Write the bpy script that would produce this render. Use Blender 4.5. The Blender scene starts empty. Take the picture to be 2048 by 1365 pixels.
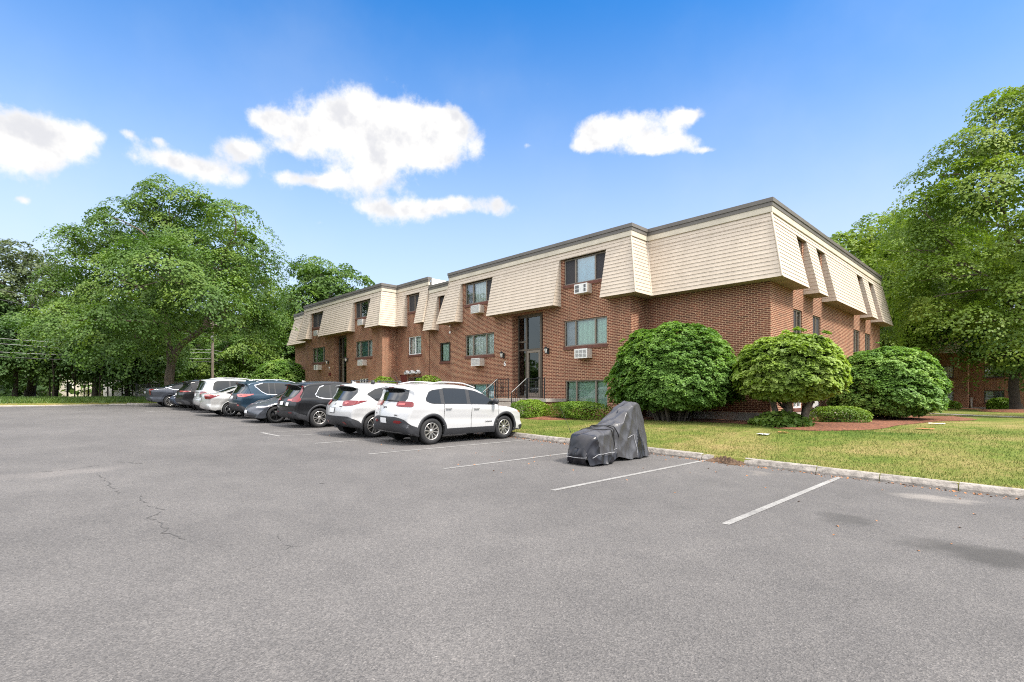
SKY, SUN, EXPO, CLOUD, FILL_DECK = .11, 2.2, 1.4, 3.5, 12.0
import bpy, math, random
import numpy as np
from mathutils import Vector, Matrix
R = math.radians
sc = bpy.context.scene
COL = sc.collection
YAW = R(45.85)                    # the camera looks this far left of the building's depth axis
EYE = 1.66

# ---------------------------------------------------------------- helpers
def tag(o, label=None, cat=None, group=None, kind=None):
    if label: o['label'] = label
    if cat: o['category'] = cat
    if group: o['group'] = group
    if kind: o['kind'] = kind
    return o

def empty(name, loc=(0, 0, 0), rz=0, parent=None):
    o = bpy.data.objects.new(name, None)
    COL.objects.link(o)
    o.location = loc
    o.rotation_euler = (0, 0, rz)
    o.empty_display_size = .2
    if parent: o.parent = parent
    return o

class MB:
    """collects faces; build() links them as one mesh object"""
    def __init__(s, org=(0, 0, 0)):
        s.v, s.f, s.m, s.o, s.sm = [], [], [], org, []
    def face(s, pts, m=0, smooth=False):
        i = len(s.v)
        ox, oy, oz = s.o
        s.v += [(p[0] - ox, p[1] - oy, p[2] - oz) for p in pts]
        s.f.append(tuple(range(i, i + len(pts)))); s.m.append(m); s.sm.append(smooth)
    def grid(s, rows, m=0, smooth=True, close=False, flip=False):
        i = len(s.v); n = len(rows[0])
        ox, oy, oz = s.o
        for r in rows: s.v += [(p[0] - ox, p[1] - oy, p[2] - oz) for p in r]
        for a in range(len(rows) - 1):
            for b in range(n if close else n - 1):
                c = (b + 1) % n
                q = (i + a * n + b, i + a * n + c, i + (a + 1) * n + c, i + (a + 1) * n + b)
                s.f.append(q[::-1] if flip else q); s.m.append(m); s.sm.append(smooth)
    def box(s, x0, x1, y0, y1, z0, z1, m=0):
        p = [(x0, y0, z0), (x1, y0, z0), (x1, y1, z0), (x0, y1, z0), (x0, y0, z1), (x1, y0, z1), (x1, y1, z1), (x0, y1, z1)]
        for q in ((0, 3, 2, 1), (4, 5, 6, 7), (0, 1, 5, 4), (1, 2, 6, 5), (2, 3, 7, 6), (3, 0, 4, 7)):
            s.face([p[k] for k in q], m)
    def tube(s, pts, rad, n=8, m=0, caps=True):
        """tapered tube along points; rad a number or a list"""
        pts = [Vector(p) for p in pts]
        if not isinstance(rad, (list, tuple)): rad = [rad] * len(pts)
        rows = []
        ref = Vector((0, 0, 1))
        for k, p in enumerate(pts):
            d = (pts[min(k + 1, len(pts) - 1)] - pts[max(k - 1, 0)]).normalized()
            if abs(d.dot(ref)) > .95: ref = Vector((1, 0, 0)) if abs(d.x) < .9 else Vector((0, 1, 0))
            a = d.cross(ref).normalized(); b = a.cross(d).normalized()
            rows.append([tuple(p + (a * math.cos(2 * math.pi * j / n) + b * math.sin(2 * math.pi * j / n)) * rad[k]) for j in range(n)])
        s.grid(rows, m, True, True)
        if caps:
            s.face(rows[0], m); s.face(rows[-1][::-1], m)
    def lathe(s, prof, axis_o, axis='y', n=28, m=0, smooth=True):
        """profile [(r, h)...] spun about an axis through axis_o"""
        rows = []
        for r, h in prof:
            row = []
            for j in range(n):
                a = 2 * math.pi * j / n
                c, d = r * math.cos(a), r * math.sin(a)
                row.append({'y': (axis_o[0] + c, axis_o[1] + h, axis_o[2] + d),
                            'z': (axis_o[0] + c, axis_o[1] + d, axis_o[2] + h),
                            'x': (axis_o[0] + h, axis_o[1] + c, axis_o[2] + d)}[axis])
            rows.append(row)
        s.grid(rows, m, smooth, True)
    def build(s, name, mats, parent=None, loc=None, uv=True):
        me = bpy.data.meshes.new(name)
        me.from_pydata(s.v, [], s.f)
        if not isinstance(mats, (list, tuple)): mats = [mats]
        for m in mats: me.materials.append(m)
        me.polygons.foreach_set('material_index', s.m)
        me.polygons.foreach_set('use_smooth', s.sm)
        if uv and len(s.f) < 60000:
            lay = me.uv_layers.new(name='UVMap')
            me.update()
            uvs = []
            V = s.v
            for p in me.polygons:
                nx, ny, nz = p.normal
                for vi in p.vertices:
                    x, y, z = V[vi]
                    if abs(nz) > .8: uvs += (x, y)
                    elif abs(ny) >= abs(nx): uvs += (x, z)
                    else: uvs += (y, z)
            lay.data.foreach_set('uv', uvs)
        me.update()
        o = bpy.data.objects.new(name, me)
        COL.objects.link(o)
        if parent: o.parent = parent
        if loc is not None: o.location = loc
        elif not parent: o.location = s.o
        return o

def quads(name, V, mat, parent=None, loc=None):
    """V: (n,4,3) array -> one mesh of n loose quads"""
    n = len(V)
    me = bpy.data.meshes.new(name)
    me.vertices.add(n * 4)
    me.vertices.foreach_set('co', np.ascontiguousarray(V, dtype=np.float32).ravel())
    me.loops.add(n * 4)
    me.loops.foreach_set('vertex_index', np.arange(n * 4, dtype=np.int32))
    me.polygons.add(n)
    me.polygons.foreach_set('loop_start', np.arange(0, n * 4, 4, dtype=np.int32))
    me.polygons.foreach_set('loop_total', np.full(n, 4, dtype=np.int32))
    me.materials.append(mat)
    me.update(calc_edges=True)
    o = bpy.data.objects.new(name, me)
    COL.objects.link(o)
    if parent: o.parent = parent
    if loc is not None: o.location = loc
    return o

def copy_tree(o, parent=None):
    c = o.copy(); COL.objects.link(c); c.parent = parent
    for ch in list(o.children): copy_tree(ch, c)
    return c

# ---------------------------------------------------------------- materials
class NT:
    def __init__(s, m):
        s.t = m.node_tree; s.n = s.t.nodes; s.l = s.t.links
    def add(s, typ, ins=None, **props):
        nd = s.n.new(typ)
        for k, v in props.items(): setattr(nd, k, v)
        for k, v in (ins or {}).items():
            sk = nd.inputs[k]
            if isinstance(v, bpy.types.NodeSocket): s.l.new(v, sk)
            elif isinstance(v, bpy.types.Node): s.l.new(v.outputs[0], sk)
            else: sk.default_value = v
        return nd
    def math(s, op, a, b=0., c=None, clamp=False):
        ins = {0: a, 1: b}
        if c is not None: ins[2] = c
        return s.add('ShaderNodeMath', ins, operation=op, use_clamp=clamp).outputs[0]
    def mix(s, f, a, b, blend='MIX'):
        nd = s.add('ShaderNodeMix', data_type='RGBA', blend_type=blend)
        for k, v in ((0, f), (6, a), (7, b)):
            if isinstance(v, bpy.types.NodeSocket): s.l.new(v, nd.inputs[k])
            else: nd.inputs[k].default_value = v
        return nd.outputs[2]
    def noise(s, vec, scale, detail=4, rough=.55, dist=0.):
        nd = s.add('ShaderNodeTexNoise', {'Scale': scale, 'Detail': detail, 'Roughness': rough, 'Distortion': dist})
        if vec is not None: s.l.new(vec, nd.inputs['Vector'])
        return nd.outputs[0]
    def ramp(s, f, stops, interp='LINEAR'):
        nd = s.add('ShaderNodeValToRGB', {0: f})
        cr = nd.color_ramp; cr.interpolation = interp
        while len(cr.elements) < len(stops): cr.elements.new(.5)
        for e, (p, c) in zip(cr.elements, stops):
            e.position = p
            e.color = c if len(c) == 4 else (*c, 1)
        return nd.outputs[0]
    def smooth(s, v, lo, hi):
        nd = s.add('ShaderNodeMapRange', {0: v, 1: lo, 2: hi, 3: 0., 4: 1.}, interpolation_type='SMOOTHSTEP')
        return nd.outputs[0]

def newmat(name):
    m = bpy.data.materials.new(name)
    m.use_nodes = True
    t = NT(m)
    b = t.n['Principled BSDF']
    return m, t, b

def c4(c): return (c[0], c[1], c[2], 1)

def simple(name, base, rough=.6, metal=0., coat=0., spec=.5, var=.0, vscale=6., bump=0., bscale=40., emit=None):
    m, t, b = newmat(name)
    b.inputs['Base Color'].default_value = c4(base)
    b.inputs['Roughness'].default_value = rough
    b.inputs['Metallic'].default_value = metal
    b.inputs['Coat Weight'].default_value = coat
    b.inputs['Coat Roughness'].default_value = .04
    b.inputs['Specular IOR Level'].default_value = spec
    co = t.add('ShaderNodeTexCoord').outputs['Object']
    if var:
        n = t.noise(co, vscale, 5)
        lo = [max(0, x * (1 - var)) for x in base]; hi = [min(1, x * (1 + var)) for x in base]
        t.l.new(t.ramp(n, [(.3, lo), (.7, hi)]), b.inputs['Base Color'])
    if bump:
        n = t.noise(co, bscale, 4)
        bp = t.add('ShaderNodeBump', {'Height': n, 'Strength': bump, 'Distance': .02})
        t.l.new(bp.outputs[0], b.inputs['Normal'])
    return m

def m_brick():
    m, t, b = newmat('brick')
    uv = t.add('ShaderNodeUVMap').outputs[0]
    co = t.add('ShaderNodeTexCoord').outputs['Object']
    br = t.add('ShaderNodeTexBrick', {'Vector': uv, 'Color1': (.188, .054, .029, 1), 'Color2': (.088, .030, .018, 1), 'Mortar': (.55, .365, .235, 1),
                                      'Scale': 1., 'Mortar Size': .0100, 'Mortar Smooth': .15, 'Bias': -.1, 'Brick Width': .213, 'Row Height': .0677})
    n1 = t.noise(co, .35, 4); n2 = t.noise(uv, 9., 3)
    c = t.mix(.55, br.outputs[0], t.ramp(n2, [(.3, (.62, .58, .56)), (.72, (1.35, 1.28, 1.22))]), 'MULTIPLY')
    c = t.mix(.6, c, t.ramp(n1, [(.3, (.80, .78, .78)), (.7, (1.18, 1.14, 1.08))]), 'MULTIPLY')
    st = t.add('ShaderNodeMapping', {'Vector': uv, 'Scale': (2.2, .16, 1.)}).outputs[0]      # rain streaks and efflorescence
    c = t.mix(.5, c, t.ramp(t.noise(st, 1., 5, .6), [(.33, (.74, .72, .72)), (.6, (1.05, 1.03, 1.02)), (.75, (1.25, 1.22, 1.2))]), 'MULTIPLY')
    t.l.new(c, b.inputs['Base Color'])
    b.inputs['Roughness'].default_value = .85
    bp = t.add('ShaderNodeBump', {'Height': t.math('SUBTRACT', 1., br.outputs['Fac']), 'Strength': .5, 'Distance': .008})
    t.l.new(bp.outputs[0], b.inputs['Normal'])
    return m

def m_shingle():
    m, t, b = newmat('cedar_shingle')
    uv = t.add('ShaderNodeUVMap').outputs[0]
    co = t.add('ShaderNodeTexCoord').outputs['Object']
    br = t.add('ShaderNodeTexBrick', {'Vector': uv, 'Color1': (.545, .468, .382, 1), 'Color2': (.505, .432, .35, 1), 'Mortar': (.43, .355, .285, 1),
                                      'Scale': 1., 'Mortar Size': .0035, 'Mortar Smooth': .2, 'Bias': 0., 'Brick Width': .28, 'Row Height': .15125})
    n1 = t.noise(co, .5, 5)
    c = t.mix(.6, br.outputs[0], t.ramp(n1, [(.3, (.93, .92, .91)), (.7, (1.06, 1.05, 1.03))]), 'MULTIPLY')
    st = t.add('ShaderNodeMapping', {'Vector': uv, 'Scale': (3., .3, 1.)}).outputs[0]
    c = t.mix(.4, c, t.ramp(t.noise(st, 1., 5, .6), [(.33, (.84, .82, .79)), (.62, (1.04, 1.03, 1.02))]), 'MULTIPLY')
    t.l.new(c, b.inputs['Base Color'])
    b.inputs['Roughness'].default_value = .75
    return m

def m_asphalt():
    m, t, b = newmat('asphalt')
    g = t.add('ShaderNodeNewGeometry').outputs['Position']
    big = t.noise(g, .22, 5, .6); mid = t.noise(g, 1.7, 5, .6)
    fine = t.noise(g, 70., 3, .7); vo = t.add('ShaderNodeTexVoronoi', {'Vector': g, 'Scale': 95.}, feature='F1')
    base = t.ramp(big, [(.3, (.096, .092, .0905)), (.7, (.134, .128, .125))])
    base = t.mix(.5, base, t.ramp(mid, [(.3, (.82, .82, .82)), (.7, (1.16, 1.15, 1.13))]), 'MULTIPLY')
    sp = t.ramp(vo.outputs['Color'], [(.0, (.45, .45, .46)), (.35, (.78, .77, .77)), (.7, (1.12, 1.10, 1.08)), (.93, (1.5, 1.46, 1.42)), (1., (2.3, 2.25, 2.2))])
    base = t.mix(.80, base, sp, 'MULTIPLY')
    base = t.mix(.36, base, t.ramp(fine, [(.32, (.6, .6, .6)), (.68, (1.35, 1.35, 1.35))]), 'MULTIPLY')
    # oil stains, tar drips and pale worn spots, each with its own place on the lot
    dist = t.add('ShaderNodeTexNoise', {'Vector': g, 'Scale': 2.2, 'Detail': 5.})
    off = t.add('ShaderNodeVectorMath', {0: dist.outputs['Color'], 1: (.5, .5, .5)}, operation='SUBTRACT').outputs[0]
    gp = t.add('ShaderNodeVectorMath', {0: off, 1: (1.1, 1.1, 0.), 2: g}, operation='MULTIPLY_ADD').outputs[0]
    for (x, y, rx, ry, f, col) in ((-1.75, 7.7, .5, .38, .62, (.05, .048, .046)), (-.3, 7.2, .95, .6, .78, (.042, .040, .038)), (-12.4, 8.3, .8, 1.2, .35, (.05, .05, .05)),
                                   (-15., 8.2, .8, 1.1, .35, (.05, .05, .05)), (-4., 8.6, .7, .7, .22, (.07, .068, .066)), (-1.2, 10.35, .55, .40, .45, (.32, .29, .26)),
                                   (-3.9, 10.7, .5, .3, .3, (.26, .23, .2)), (-6.6, 9.4, .9, 1.1, .18, (.08, .08, .08)), (-11.9, .75, .5, 1.1, .18, (.3, .27, .25)), (-9.3, 9., .8, .9, .2, (.08, .077, .075))):
        d = t.add('ShaderNodeVectorMath', {0: gp, 1: (x, y, 0)}, operation='SUBTRACT').outputs[0]
        d = t.add('ShaderNodeVectorMath', {0: d, 1: (1 / rx, 1 / ry, 0)}, operation='MULTIPLY').outputs[0]
        d = t.add('ShaderNodeVectorMath', {0: d}, operation='LENGTH').outputs['Value']
        w = t.math('MULTIPLY', t.math('SUBTRACT', 1., t.smooth(d, .25, 1.1)), f)
        base = t.mix(w, base, c4(col))
    t.l.new(base, b.inputs['Base Color'])
    b.inputs['Roughness'].default_value = .88
    b.inputs['Specular IOR Level'].default_value = .35
    bp = t.add('ShaderNodeBump', {'Height': vo.outputs['Distance'], 'Strength': .55, 'Distance': .012})
    t.l.new(bp.outputs[0], b.inputs['Normal'])
    return m

def m_lawn():
    m, t, b = newmat('lawn_grass')
    g = t.add('ShaderNodeNewGeometry').outputs['Position']
    big = t.noise(g, .28, 5, .6, .3); mid = t.noise(g, 1.6, 5, .65); fine = t.noise(g, 28., 4, .7)
    v = t.math('ADD', t.math('MULTIPLY', big, .6), t.math('MULTIPLY', mid, .4))
    base = t.ramp(v, [(.38, (.080, .125, .020)), (.46, (.135, .165, .034)), (.54, (.21, .19, .064)), (.64, (.30, .23, .105))])
    base = t.mix(.8, base, t.ramp(fine, [(.28, (.45, .5, .4)), (.72, (1.45, 1.42, 1.3))]), 'MULTIPLY')
    t.l.new(base, b.inputs['Base Color'])
    b.inputs['Roughness'].default_value = .9
    b.inputs['Specular IOR Level'].default_value = .15
    bp = t.add('ShaderNodeBump', {'Height': fine, 'Strength': .9, 'Distance': .04})
    t.l.new(bp.outputs[0], b.inputs['Normal'])
    return m

def m_blade():
    m, t, b = newmat('grass_blade')
    g = t.add('ShaderNodeNewGeometry')
    big = t.noise(g.outputs['Position'], .28, 5, .6, .3)
    v = t.math('ADD', t.math('MULTIPLY', big, .75), t.math('ADD', .07, t.math('MULTIPLY', g.outputs['Random Per Island'], .14)))
    t.l.new(t.ramp(v, [(.40, (.070, .12, .016)), (.53, (.14, .17, .034)), (.64, (.24, .21, .075)), (.76, (.34, .27, .13))]), b.inputs['Base Color'])
    b.inputs['Roughness'].default_value = .7
    b.inputs['Specular IOR Level'].default_value = .2
    return m

def m_leaf(name, dark, mid, light, trans=.3, nscale=.35, rnd=.16):
    m, t, b = newmat(name)
    g = t.add('ShaderNodeNewGeometry')
    oi = t.add('ShaderNodeObjectInfo').outputs['Random']
    n = t.noise(g.outputs['Position'], nscale, 3)
    v = t.math('ADD', t.math('MULTIPLY', g.outputs['Random Per Island'], rnd), t.math('MULTIPLY', n, 1.2 - rnd))
    v = t.math('ADD', v, t.math('MULTIPLY', t.math('SUBTRACT', oi, .5), .10))
    col = t.ramp(v, [(.30, dark), (.6, mid), (.88, light)])
    t.l.new(col, b.inputs['Base Color'])
    b.inputs['Roughness'].default_value = .5
    b.inputs['Specular IOR Level'].default_value = .3
    tr = t.add('ShaderNodeBsdfTranslucent', {'Color': t.mix(1., col, (1.2, 1.3, .55, 1), 'MULTIPLY')})
    mx = t.add('ShaderNodeMixShader', {0: trans, 1: b.outputs[0], 2: tr.outputs[0]})
    t.l.new(mx.outputs[0], t.n['Material Output'].inputs[0])
    return m

def m_glass(name, tint=(.92, .97, .95), refl=.08):
    m, t, b = newmat(name)
    lw = t.add('ShaderNodeFresnel', {'IOR': 1.5}).outputs[0]
    f = t.math('ADD', t.math('MULTIPLY', lw, 1.25), refl, clamp=True)
    tr = t.add('ShaderNodeBsdfTransparent', {'Color': c4(tint)})
    gl = t.add('ShaderNodeBsdfGlossy', {'Color': (.95, 1, .98, 1), 'Roughness': .015})
    mx = t.add('ShaderNodeMixShader', {0: f, 1: tr.outputs[0], 2: gl.outputs[0]})
    t.l.new(mx.outputs[0], t.n['Material Output'].inputs[0])
    return m

def m_blind(name, base, period, dark=.7, vertical=False):
    m, t, b = newmat(name)
    uv = t.add('ShaderNodeUVMap').outputs[0]
    w = t.add('ShaderNodeTexWave', {'Vector': uv, 'Scale': .314159 / period, 'Distortion': .6 if vertical else 0., 'Detail': 1.},
              wave_type='BANDS', bands_direction='X' if vertical else 'Y').outputs[1]
    t.l.new(t.ramp(w, [(.1, [x * dark for x in base]), (.6, base)]), b.inputs['Base Color'])
    b.inputs['Roughness'].default_value = .8
    return m

def m_paint(name, base, metal=0., flake=0.):
    m, t, b = newmat(name)
    b.inputs['Base Color'].default_value = c4(base)
    b.inputs['Roughness'].default_value = .38 if metal else .32
    b.inputs['Metallic'].default_value = metal
    b.inputs['Coat Weight'].default_value = 1. if max(base) > .1 else .38
    b.inputs['Specular IOR Level'].default_value = 0.5 if max(base) > .1 else .2
    b.inputs['Coat Roughness'].default_value = .03
    co = t.add('ShaderNodeTexCoord').outputs['Object']
    n = t.noise(co, 1.5, 3)        # slight dust film
    t.l.new(t.ramp(n, [(.3, [min(1, x * 1.0 + .004) for x in base]), (.75, [min(1, x * .96 + .012) for x in base])]), b.inputs['Base Color'])
    return m

def m_mulch():
    m, t, b = newmat('bark_mulch')
    g = t.add('ShaderNodeNewGeometry').outputs['Position']
    v = t.add('ShaderNodeTexVoronoi', {'Vector': g, 'Scale': 26.}).outputs['Color']
    n = t.noise(g, 9., 5, .7)
    c = t.ramp(n, [(.25, (.06, .022, .011)), (.5, (.165, .062, .029)), (.75, (.28, .125, .065))])
    c = t.mix(.7, c, t.ramp(v, [(.1, (.5, .5, .5)), (.9, (1.5, 1.45, 1.4))]), 'MULTIPLY')
    t.l.new(c, b.inputs['Base Color']); b.inputs['Roughness'].default_value = .95
    bp = t.add('ShaderNodeBump', {'Height': n, 'Strength': 1., 'Distance': .05})
    t.l.new(bp.outputs[0], b.inputs['Normal'])
    return m

def m_bark(name, a, c):
    m, t, b = newmat(name)
    co = t.add('ShaderNodeTexCoord').outputs['Object']
    mp = t.add('ShaderNodeMapping', {'Vector': co, 'Scale': (9, 9, 2.2)}).outputs[0]
    n = t.noise(mp, 1.3, 6, .7, .5)
    t.l.new(t.ramp(n, [(.3, a), (.7, c)]), b.inputs['Base Color']); b.inputs['Roughness'].default_value = .95
    bp = t.add('ShaderNodeBump', {'Height': n, 'Strength': .9, 'Distance': .05})
    t.l.new(bp.outputs[0], b.inputs['Normal'])
    return m

def m_line():
    m, t, b = newmat('worn_white_paint')
    g = t.add('ShaderNodeNewGeometry').outputs['Position']
    n = t.noise(g, 34., 4, .75); n2 = t.noise(g, 1.3, 3)
    v = t.math('ADD', t.math('MULTIPLY', n, .7), t.math('MULTIPLY', n2, .35))
    t.l.new(t.ramp(v, [(.38, (.14, .135, .13)), (.54, (.235, .228, .217)), (.74, (.36, .35, .335))]), b.inputs['Base Color'])
    b.inputs['Roughness'].default_value = .85
    return m

M = dict(
    brick=m_brick(), shingle=m_shingle(), asphalt=m_asphalt(), lawn=m_lawn(), blade=m_blade(), mulch=m_mulch(), line=m_line(),
    soffit=simple('soffit', (.26, .20, .13), .8, var=.15, vscale=2), fascia=simple('cream_fascia', (.56, .50, .40), .6, var=.14, vscale=1.1),
    cap=simple('grey_coping', (.125, .112, .098), .5, var=.12, vscale=1.2), concrete=simple('concrete', (.36, .32, .28), .9, var=.2, vscale=3, bump=.3),
    granite=simple('granite', (.27, .243, .215), .85, var=.38, vscale=9, bump=.8, bscale=22), frame=simple('taupe_window_frame', (.20, .165, .13), .5),
    white=simple('white_vinyl', (.74, .74, .72), .45), acw=simple('white_grille', (.72, .71, .68), .5, var=.05), acs=simple('beige_case', (.52, .46, .39), .5, var=.08),
    slot=simple('grille_shadow_slot', (.12, .12, .12), .7), dark=simple('dark_bronze', (.055, .045, .038), .4), doorf=simple('bronze_doorframe', (.115, .092, .07), .4, metal=.3),
    iron=simple('black_iron', (.014, .014, .016), .45), steel=simple('galvanised_rail', (.20, .20, .20), .4, metal=.3), roof=simple('roof_membrane', (.3, .3, .3), .9),
    sill=simple('brick_sill', (.125, .048, .033), .85, var=.35, vscale=14), white_wall=simple('white_parapet', (.78, .77, .74), .8, var=.04),
    reddoor=simple('dark_red_door', (.13, .03, .024), .5), maroon=simple('maroon_box', (.12, .02, .02), .4),
    glass=m_glass('window_glass'), glass_g=m_glass('green_glass', (.80, .93, .86), .08), glass_b=m_glass('bluish_glass', (.7, .9, .97), .16), glass_d=m_glass('door_glass', (.40, .36, .30), .03),
    screen=simple('insect_screen', (.035, .033, .036), .8), cur_w=m_blind('white_curtain', (.80, .82, .80), .22, .72, True), cur_g=m_blind('green_sheer', (.58, .70, .62), .26, .8, True),
    cur_sky=m_blind('sky_reflection_curtain', (.42, .58, .64), .5, .85, True), cur_t=simple('teal_curtain', (.10, .20, .20), .8, var=.3, vscale=3), cur_l=simple('lilac_curtain', (.30, .27, .33), .8, var=.3, vscale=3), blind=m_blind('slat_blind', (.56, .64, .58), .05, .6),  # the pale blue curtain is sky reflection painted into the cloth colour
    inside=simple('dark_interior', (.020, .018, .017), .9), tan=simple('tan_hall_wall', (.42, .30, .14), .8, var=.2, vscale=1),
    bark=m_bark('bark', (.06, .045, .034), (.20, .155, .115)), bark_d=m_bark('dark_bark', (.018, .014, .011), (.06, .047, .036)), stem=m_bark('shrub_stem', (.05, .04, .03), (.17, .14, .11)),
    leaf=m_leaf('maple_leaf', (.037, .083, .016), (.090, .168, .031), (.20, .285, .052)),
    leaf_y=m_leaf('yellow_green_leaf', (.065, .12, .018), (.155, .235, .034), (.29, .36, .06), .38),
    leaf_d=m_leaf('shade_leaf', (.032, .073, .021), (.072, .136, .037), (.138, .215, .057), .3),
    leaf_g=m_leaf('grey_green_leaf', (.040, .065, .028), (.085, .115, .046), (.15, .18, .075), .25),
    leaf_b=m_leaf('burning_bush_leaf', (.066, .145, .028), (.165, .295, .058), (.33, .46, .115), .3, .8),
    leaf_r=m_leaf('rhododendron_leaf', (.105, .175, .032), (.25, .35, .065), (.45, .53, .15), .32, .9),
    leaf_yew=m_leaf('yew_needle', (.045, .10, .008), (.12, .21, .015), (.23, .33, .03), .2, .9),
    bulb=simple('lamp_glass', (.8, .78, .72), .2), num=simple('white_number', (.8, .8, .78), .5), pale_wall=simple('pale_siding', (.72, .66, .58), .8, var=.08), grey_wall=simple('grey_siding', (.45, .45, .46), .8, var=.1),
    wire=simple('power_cable', (.03, .03, .03), .6), wire_l=simple('pale_cable', (.30, .30, .30), .5), pole=m_bark('pole_wood', (.10, .08, .065), (.26, .21, .17)),
    rubber=simple('tyre_rubber', (.016, .016, .017), .75, var=.2), alloy=simple('alloy', (.62, .60, .57), .28, metal=.85), alloy_k=simple('black_alloy', (.02, .02, .022), .3, metal=.4, coat=.5), brake=simple('brake_dark', (.02, .02, .02), .6),
    plastic=simple('black_plastic', (.028, .029, .033), .55, var=.1), chrome=simple('chrome', (.75, .75, .75), .12, metal=1.), plate=simple('license_plate', (.72, .72, .72), .5), well=simple('wheel_well', (.004, .004, .004), .9),
    cglass=simple('car_glass', (.008, .010, .010), .03, coat=.4, spec=.4), red=simple('red_lens', (.15, .004, .007), .18, coat=.3), clear=simple('clear_lens', (.55, .50, .50), .06, coat=1., metal=.3), pink=simple('pale_red_lens', (.42, .09, .085), .15, coat=.4), amber=simple('amber_lens', (.55, .16, .02), .1, coat=1.),
    badge=simple('dark_badge', (.05, .05, .055), .3, metal=.5), cover=None,
)
# ---------------------------------------------------------------- setting: terrain, lot, kerb, lines, mulch, path
def smooth01(t):
    t = max(0., min(1., t)); return t * t * (3 - 2 * t)
def zlot(x): return .024 * max(-30., min(46., -x))
KY = 11.42
KX = -38.5                       # island kerb beside the last stall
def zg(x, y):
    """height of the planted ground"""
    zk = zlot(x) + .125
    zb = .66 + .02 * max(0., min(46., -14 - x))
    if x > -6: zb = .62
    back = smooth01((y - 24) / 26) * .42
    bump = .025 * math.sin(x * .9 + 1.3 * math.sin(y * .5)) * math.sin(y * .7 + .6)
    if y > KY and x > KX - .4:
        return zk + (zb - back - zk) * smooth01((y - KY - .15) / 5.2) + bump * smooth01((y - KY) / 2.)
    return zk + bump * .5

def lot_side(x, y):              # inside the paved lot
    if y > KY + .06: return False
    if x > KX - .08: return True
    if y > 5.6: return False
    return x > -39.75 - max(0, 0)

def linspace(a, b, n): return [a + (b - a) * i / (n - 1) for i in range(n)]
xs = [-420, -250, -150, -100, -80, -70, -64, -60, -57, -54, -52, -50, -48, -46, -44.5, -43, -42, -41, -40.2, -39.78, -39.74, -39.2, -38.64, -38.56] + linspace(-38, 14, 105) + [15, 16, 18, 20, 23, 26, 30, 36, 44, 56, 80, 130, 250, 420]
ys = [-420, -250, -130, -80, -50, -30, -20, -10, -5, 0, 2, 4, 5.56, 5.6, 6.5, 8, 9.5, 11., 11.46, 11.51] + linspace(11.6, 21, 48) + linspace(21.5, 45, 48) + [46, 48, 50, 53, 56, 60, 64, 68, 74, 82, 95, 115, 150, 220, 320, 420]
mb = MB()
mb.grid([[(x, y, (zlot(x) - .25) if lot_side(x, y) else zg(x, y)) for x in xs] for y in ys], 0, True)
tag(mb.build('ground', M['lawn'], uv=False), kind='structure')

# parking lot: one asphalt sheet following the cross fall
mb = MB()
edge = [(-39.74, 0), (-39.72, 4.2), (-39.45, 5.0), (-38.95, 5.5), (-38.5, 6.3), (-38.5, 11.42), (-20, 11.42), (-9, 11.42), (0, 11.42), (14, 11.42), (30, 11.42)]
for (a, b) in zip(edge[:-1], edge[1:]):
    mb.face([(a[0], -70, zlot(a[0])), (b[0], -70, zlot(b[0])), (b[0], b[1], zlot(b[0])), (a[0], a[1], zlot(a[0]))]) if b[0] > a[0] else None
mb.face([(30, -70, zlot(30)), (90, -70, zlot(30)), (90, 11.42, zlot(30)), (30, 11.42, zlot(30))])
tag(mb.build('parking_lot', M['asphalt'], uv=False), kind='structure')

# granite kerb, one stone after another
rnd = random.Random(4)
mb = MB()
def kerb_run(pts, out, h=.135, w=.16, lens=(.85, 1.6)):
    for (a, b) in zip(pts[:-1], pts[1:]):
        a = Vector((a[0], a[1], 0)); b = Vector((b[0], b[1], 0)); L = (b - a).length; d = (b - a) / L
        n = Vector((-d.y, d.x, 0)) * out
        t = 0.
        while t < L - .01:
            l = min(rnd.uniform(*lens), L - t)
            if L - t - l < .4: l = L - t
            ja, jb = rnd.uniform(-.012, .012), rnd.uniform(-.012, .012); hj = rnd.uniform(-.012, .012)
            g = .008
            secs = []
            for k in range(7):
                s = t + g + (l - 2 * g) * k / 6; p = a + d * s; off = ja + (jb - ja) * k / 6 + rnd.uniform(-.004, .004)
                z0 = zlot(p.x)
                e = .012 if k in (0, 6) else 0
                prof = [(0 + off, -.05), (.012 + off, .04), (.05 + off + e, h - .02 + hj - e), (.07 + off, h + hj - e * .5 + rnd.uniform(-.004, .004)), (w, h + hj + .004), (w, -.05)]
                secs.append([tuple(p + n * q + Vector((0, 0, z0 + zz))) for q, zz in prof])
            mb.grid(secs, 0, False, flip=(out < 0))
            mb.face(secs[0][::-1] if out > 0 else secs[0]); mb.face(secs[-1] if out > 0 else secs[-1][::-1])
            t += l
kerb_run([(-38.5, 11.42), (-5.5, 11.42)], 1)
kerb_run([(-5.5, 11.42), (-5.22, 11.42)], 1, lens=(.3, .3))
kerb_run([(-4.55, 11.44), (26, 11.40)], 1)
kerb_run([(-39.45, 5.05), (-38.95, 5.5), (-38.62, 6.1), (-38.5, 6.8), (-38.5, 11.4)], 1, lens=(.6, .9))
tag(mb.build('kerb', M['granite'], uv=False), kind='structure')
mb = MB()
kerb_run([(-39.74, -60), (-39.73, 4.2), (-39.45, 5.05)], 1, h=.10, w=.32, lens=(4, 4.2))
tag(mb.build('kerb', M['concrete'], uv=False), kind='structure')

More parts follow.
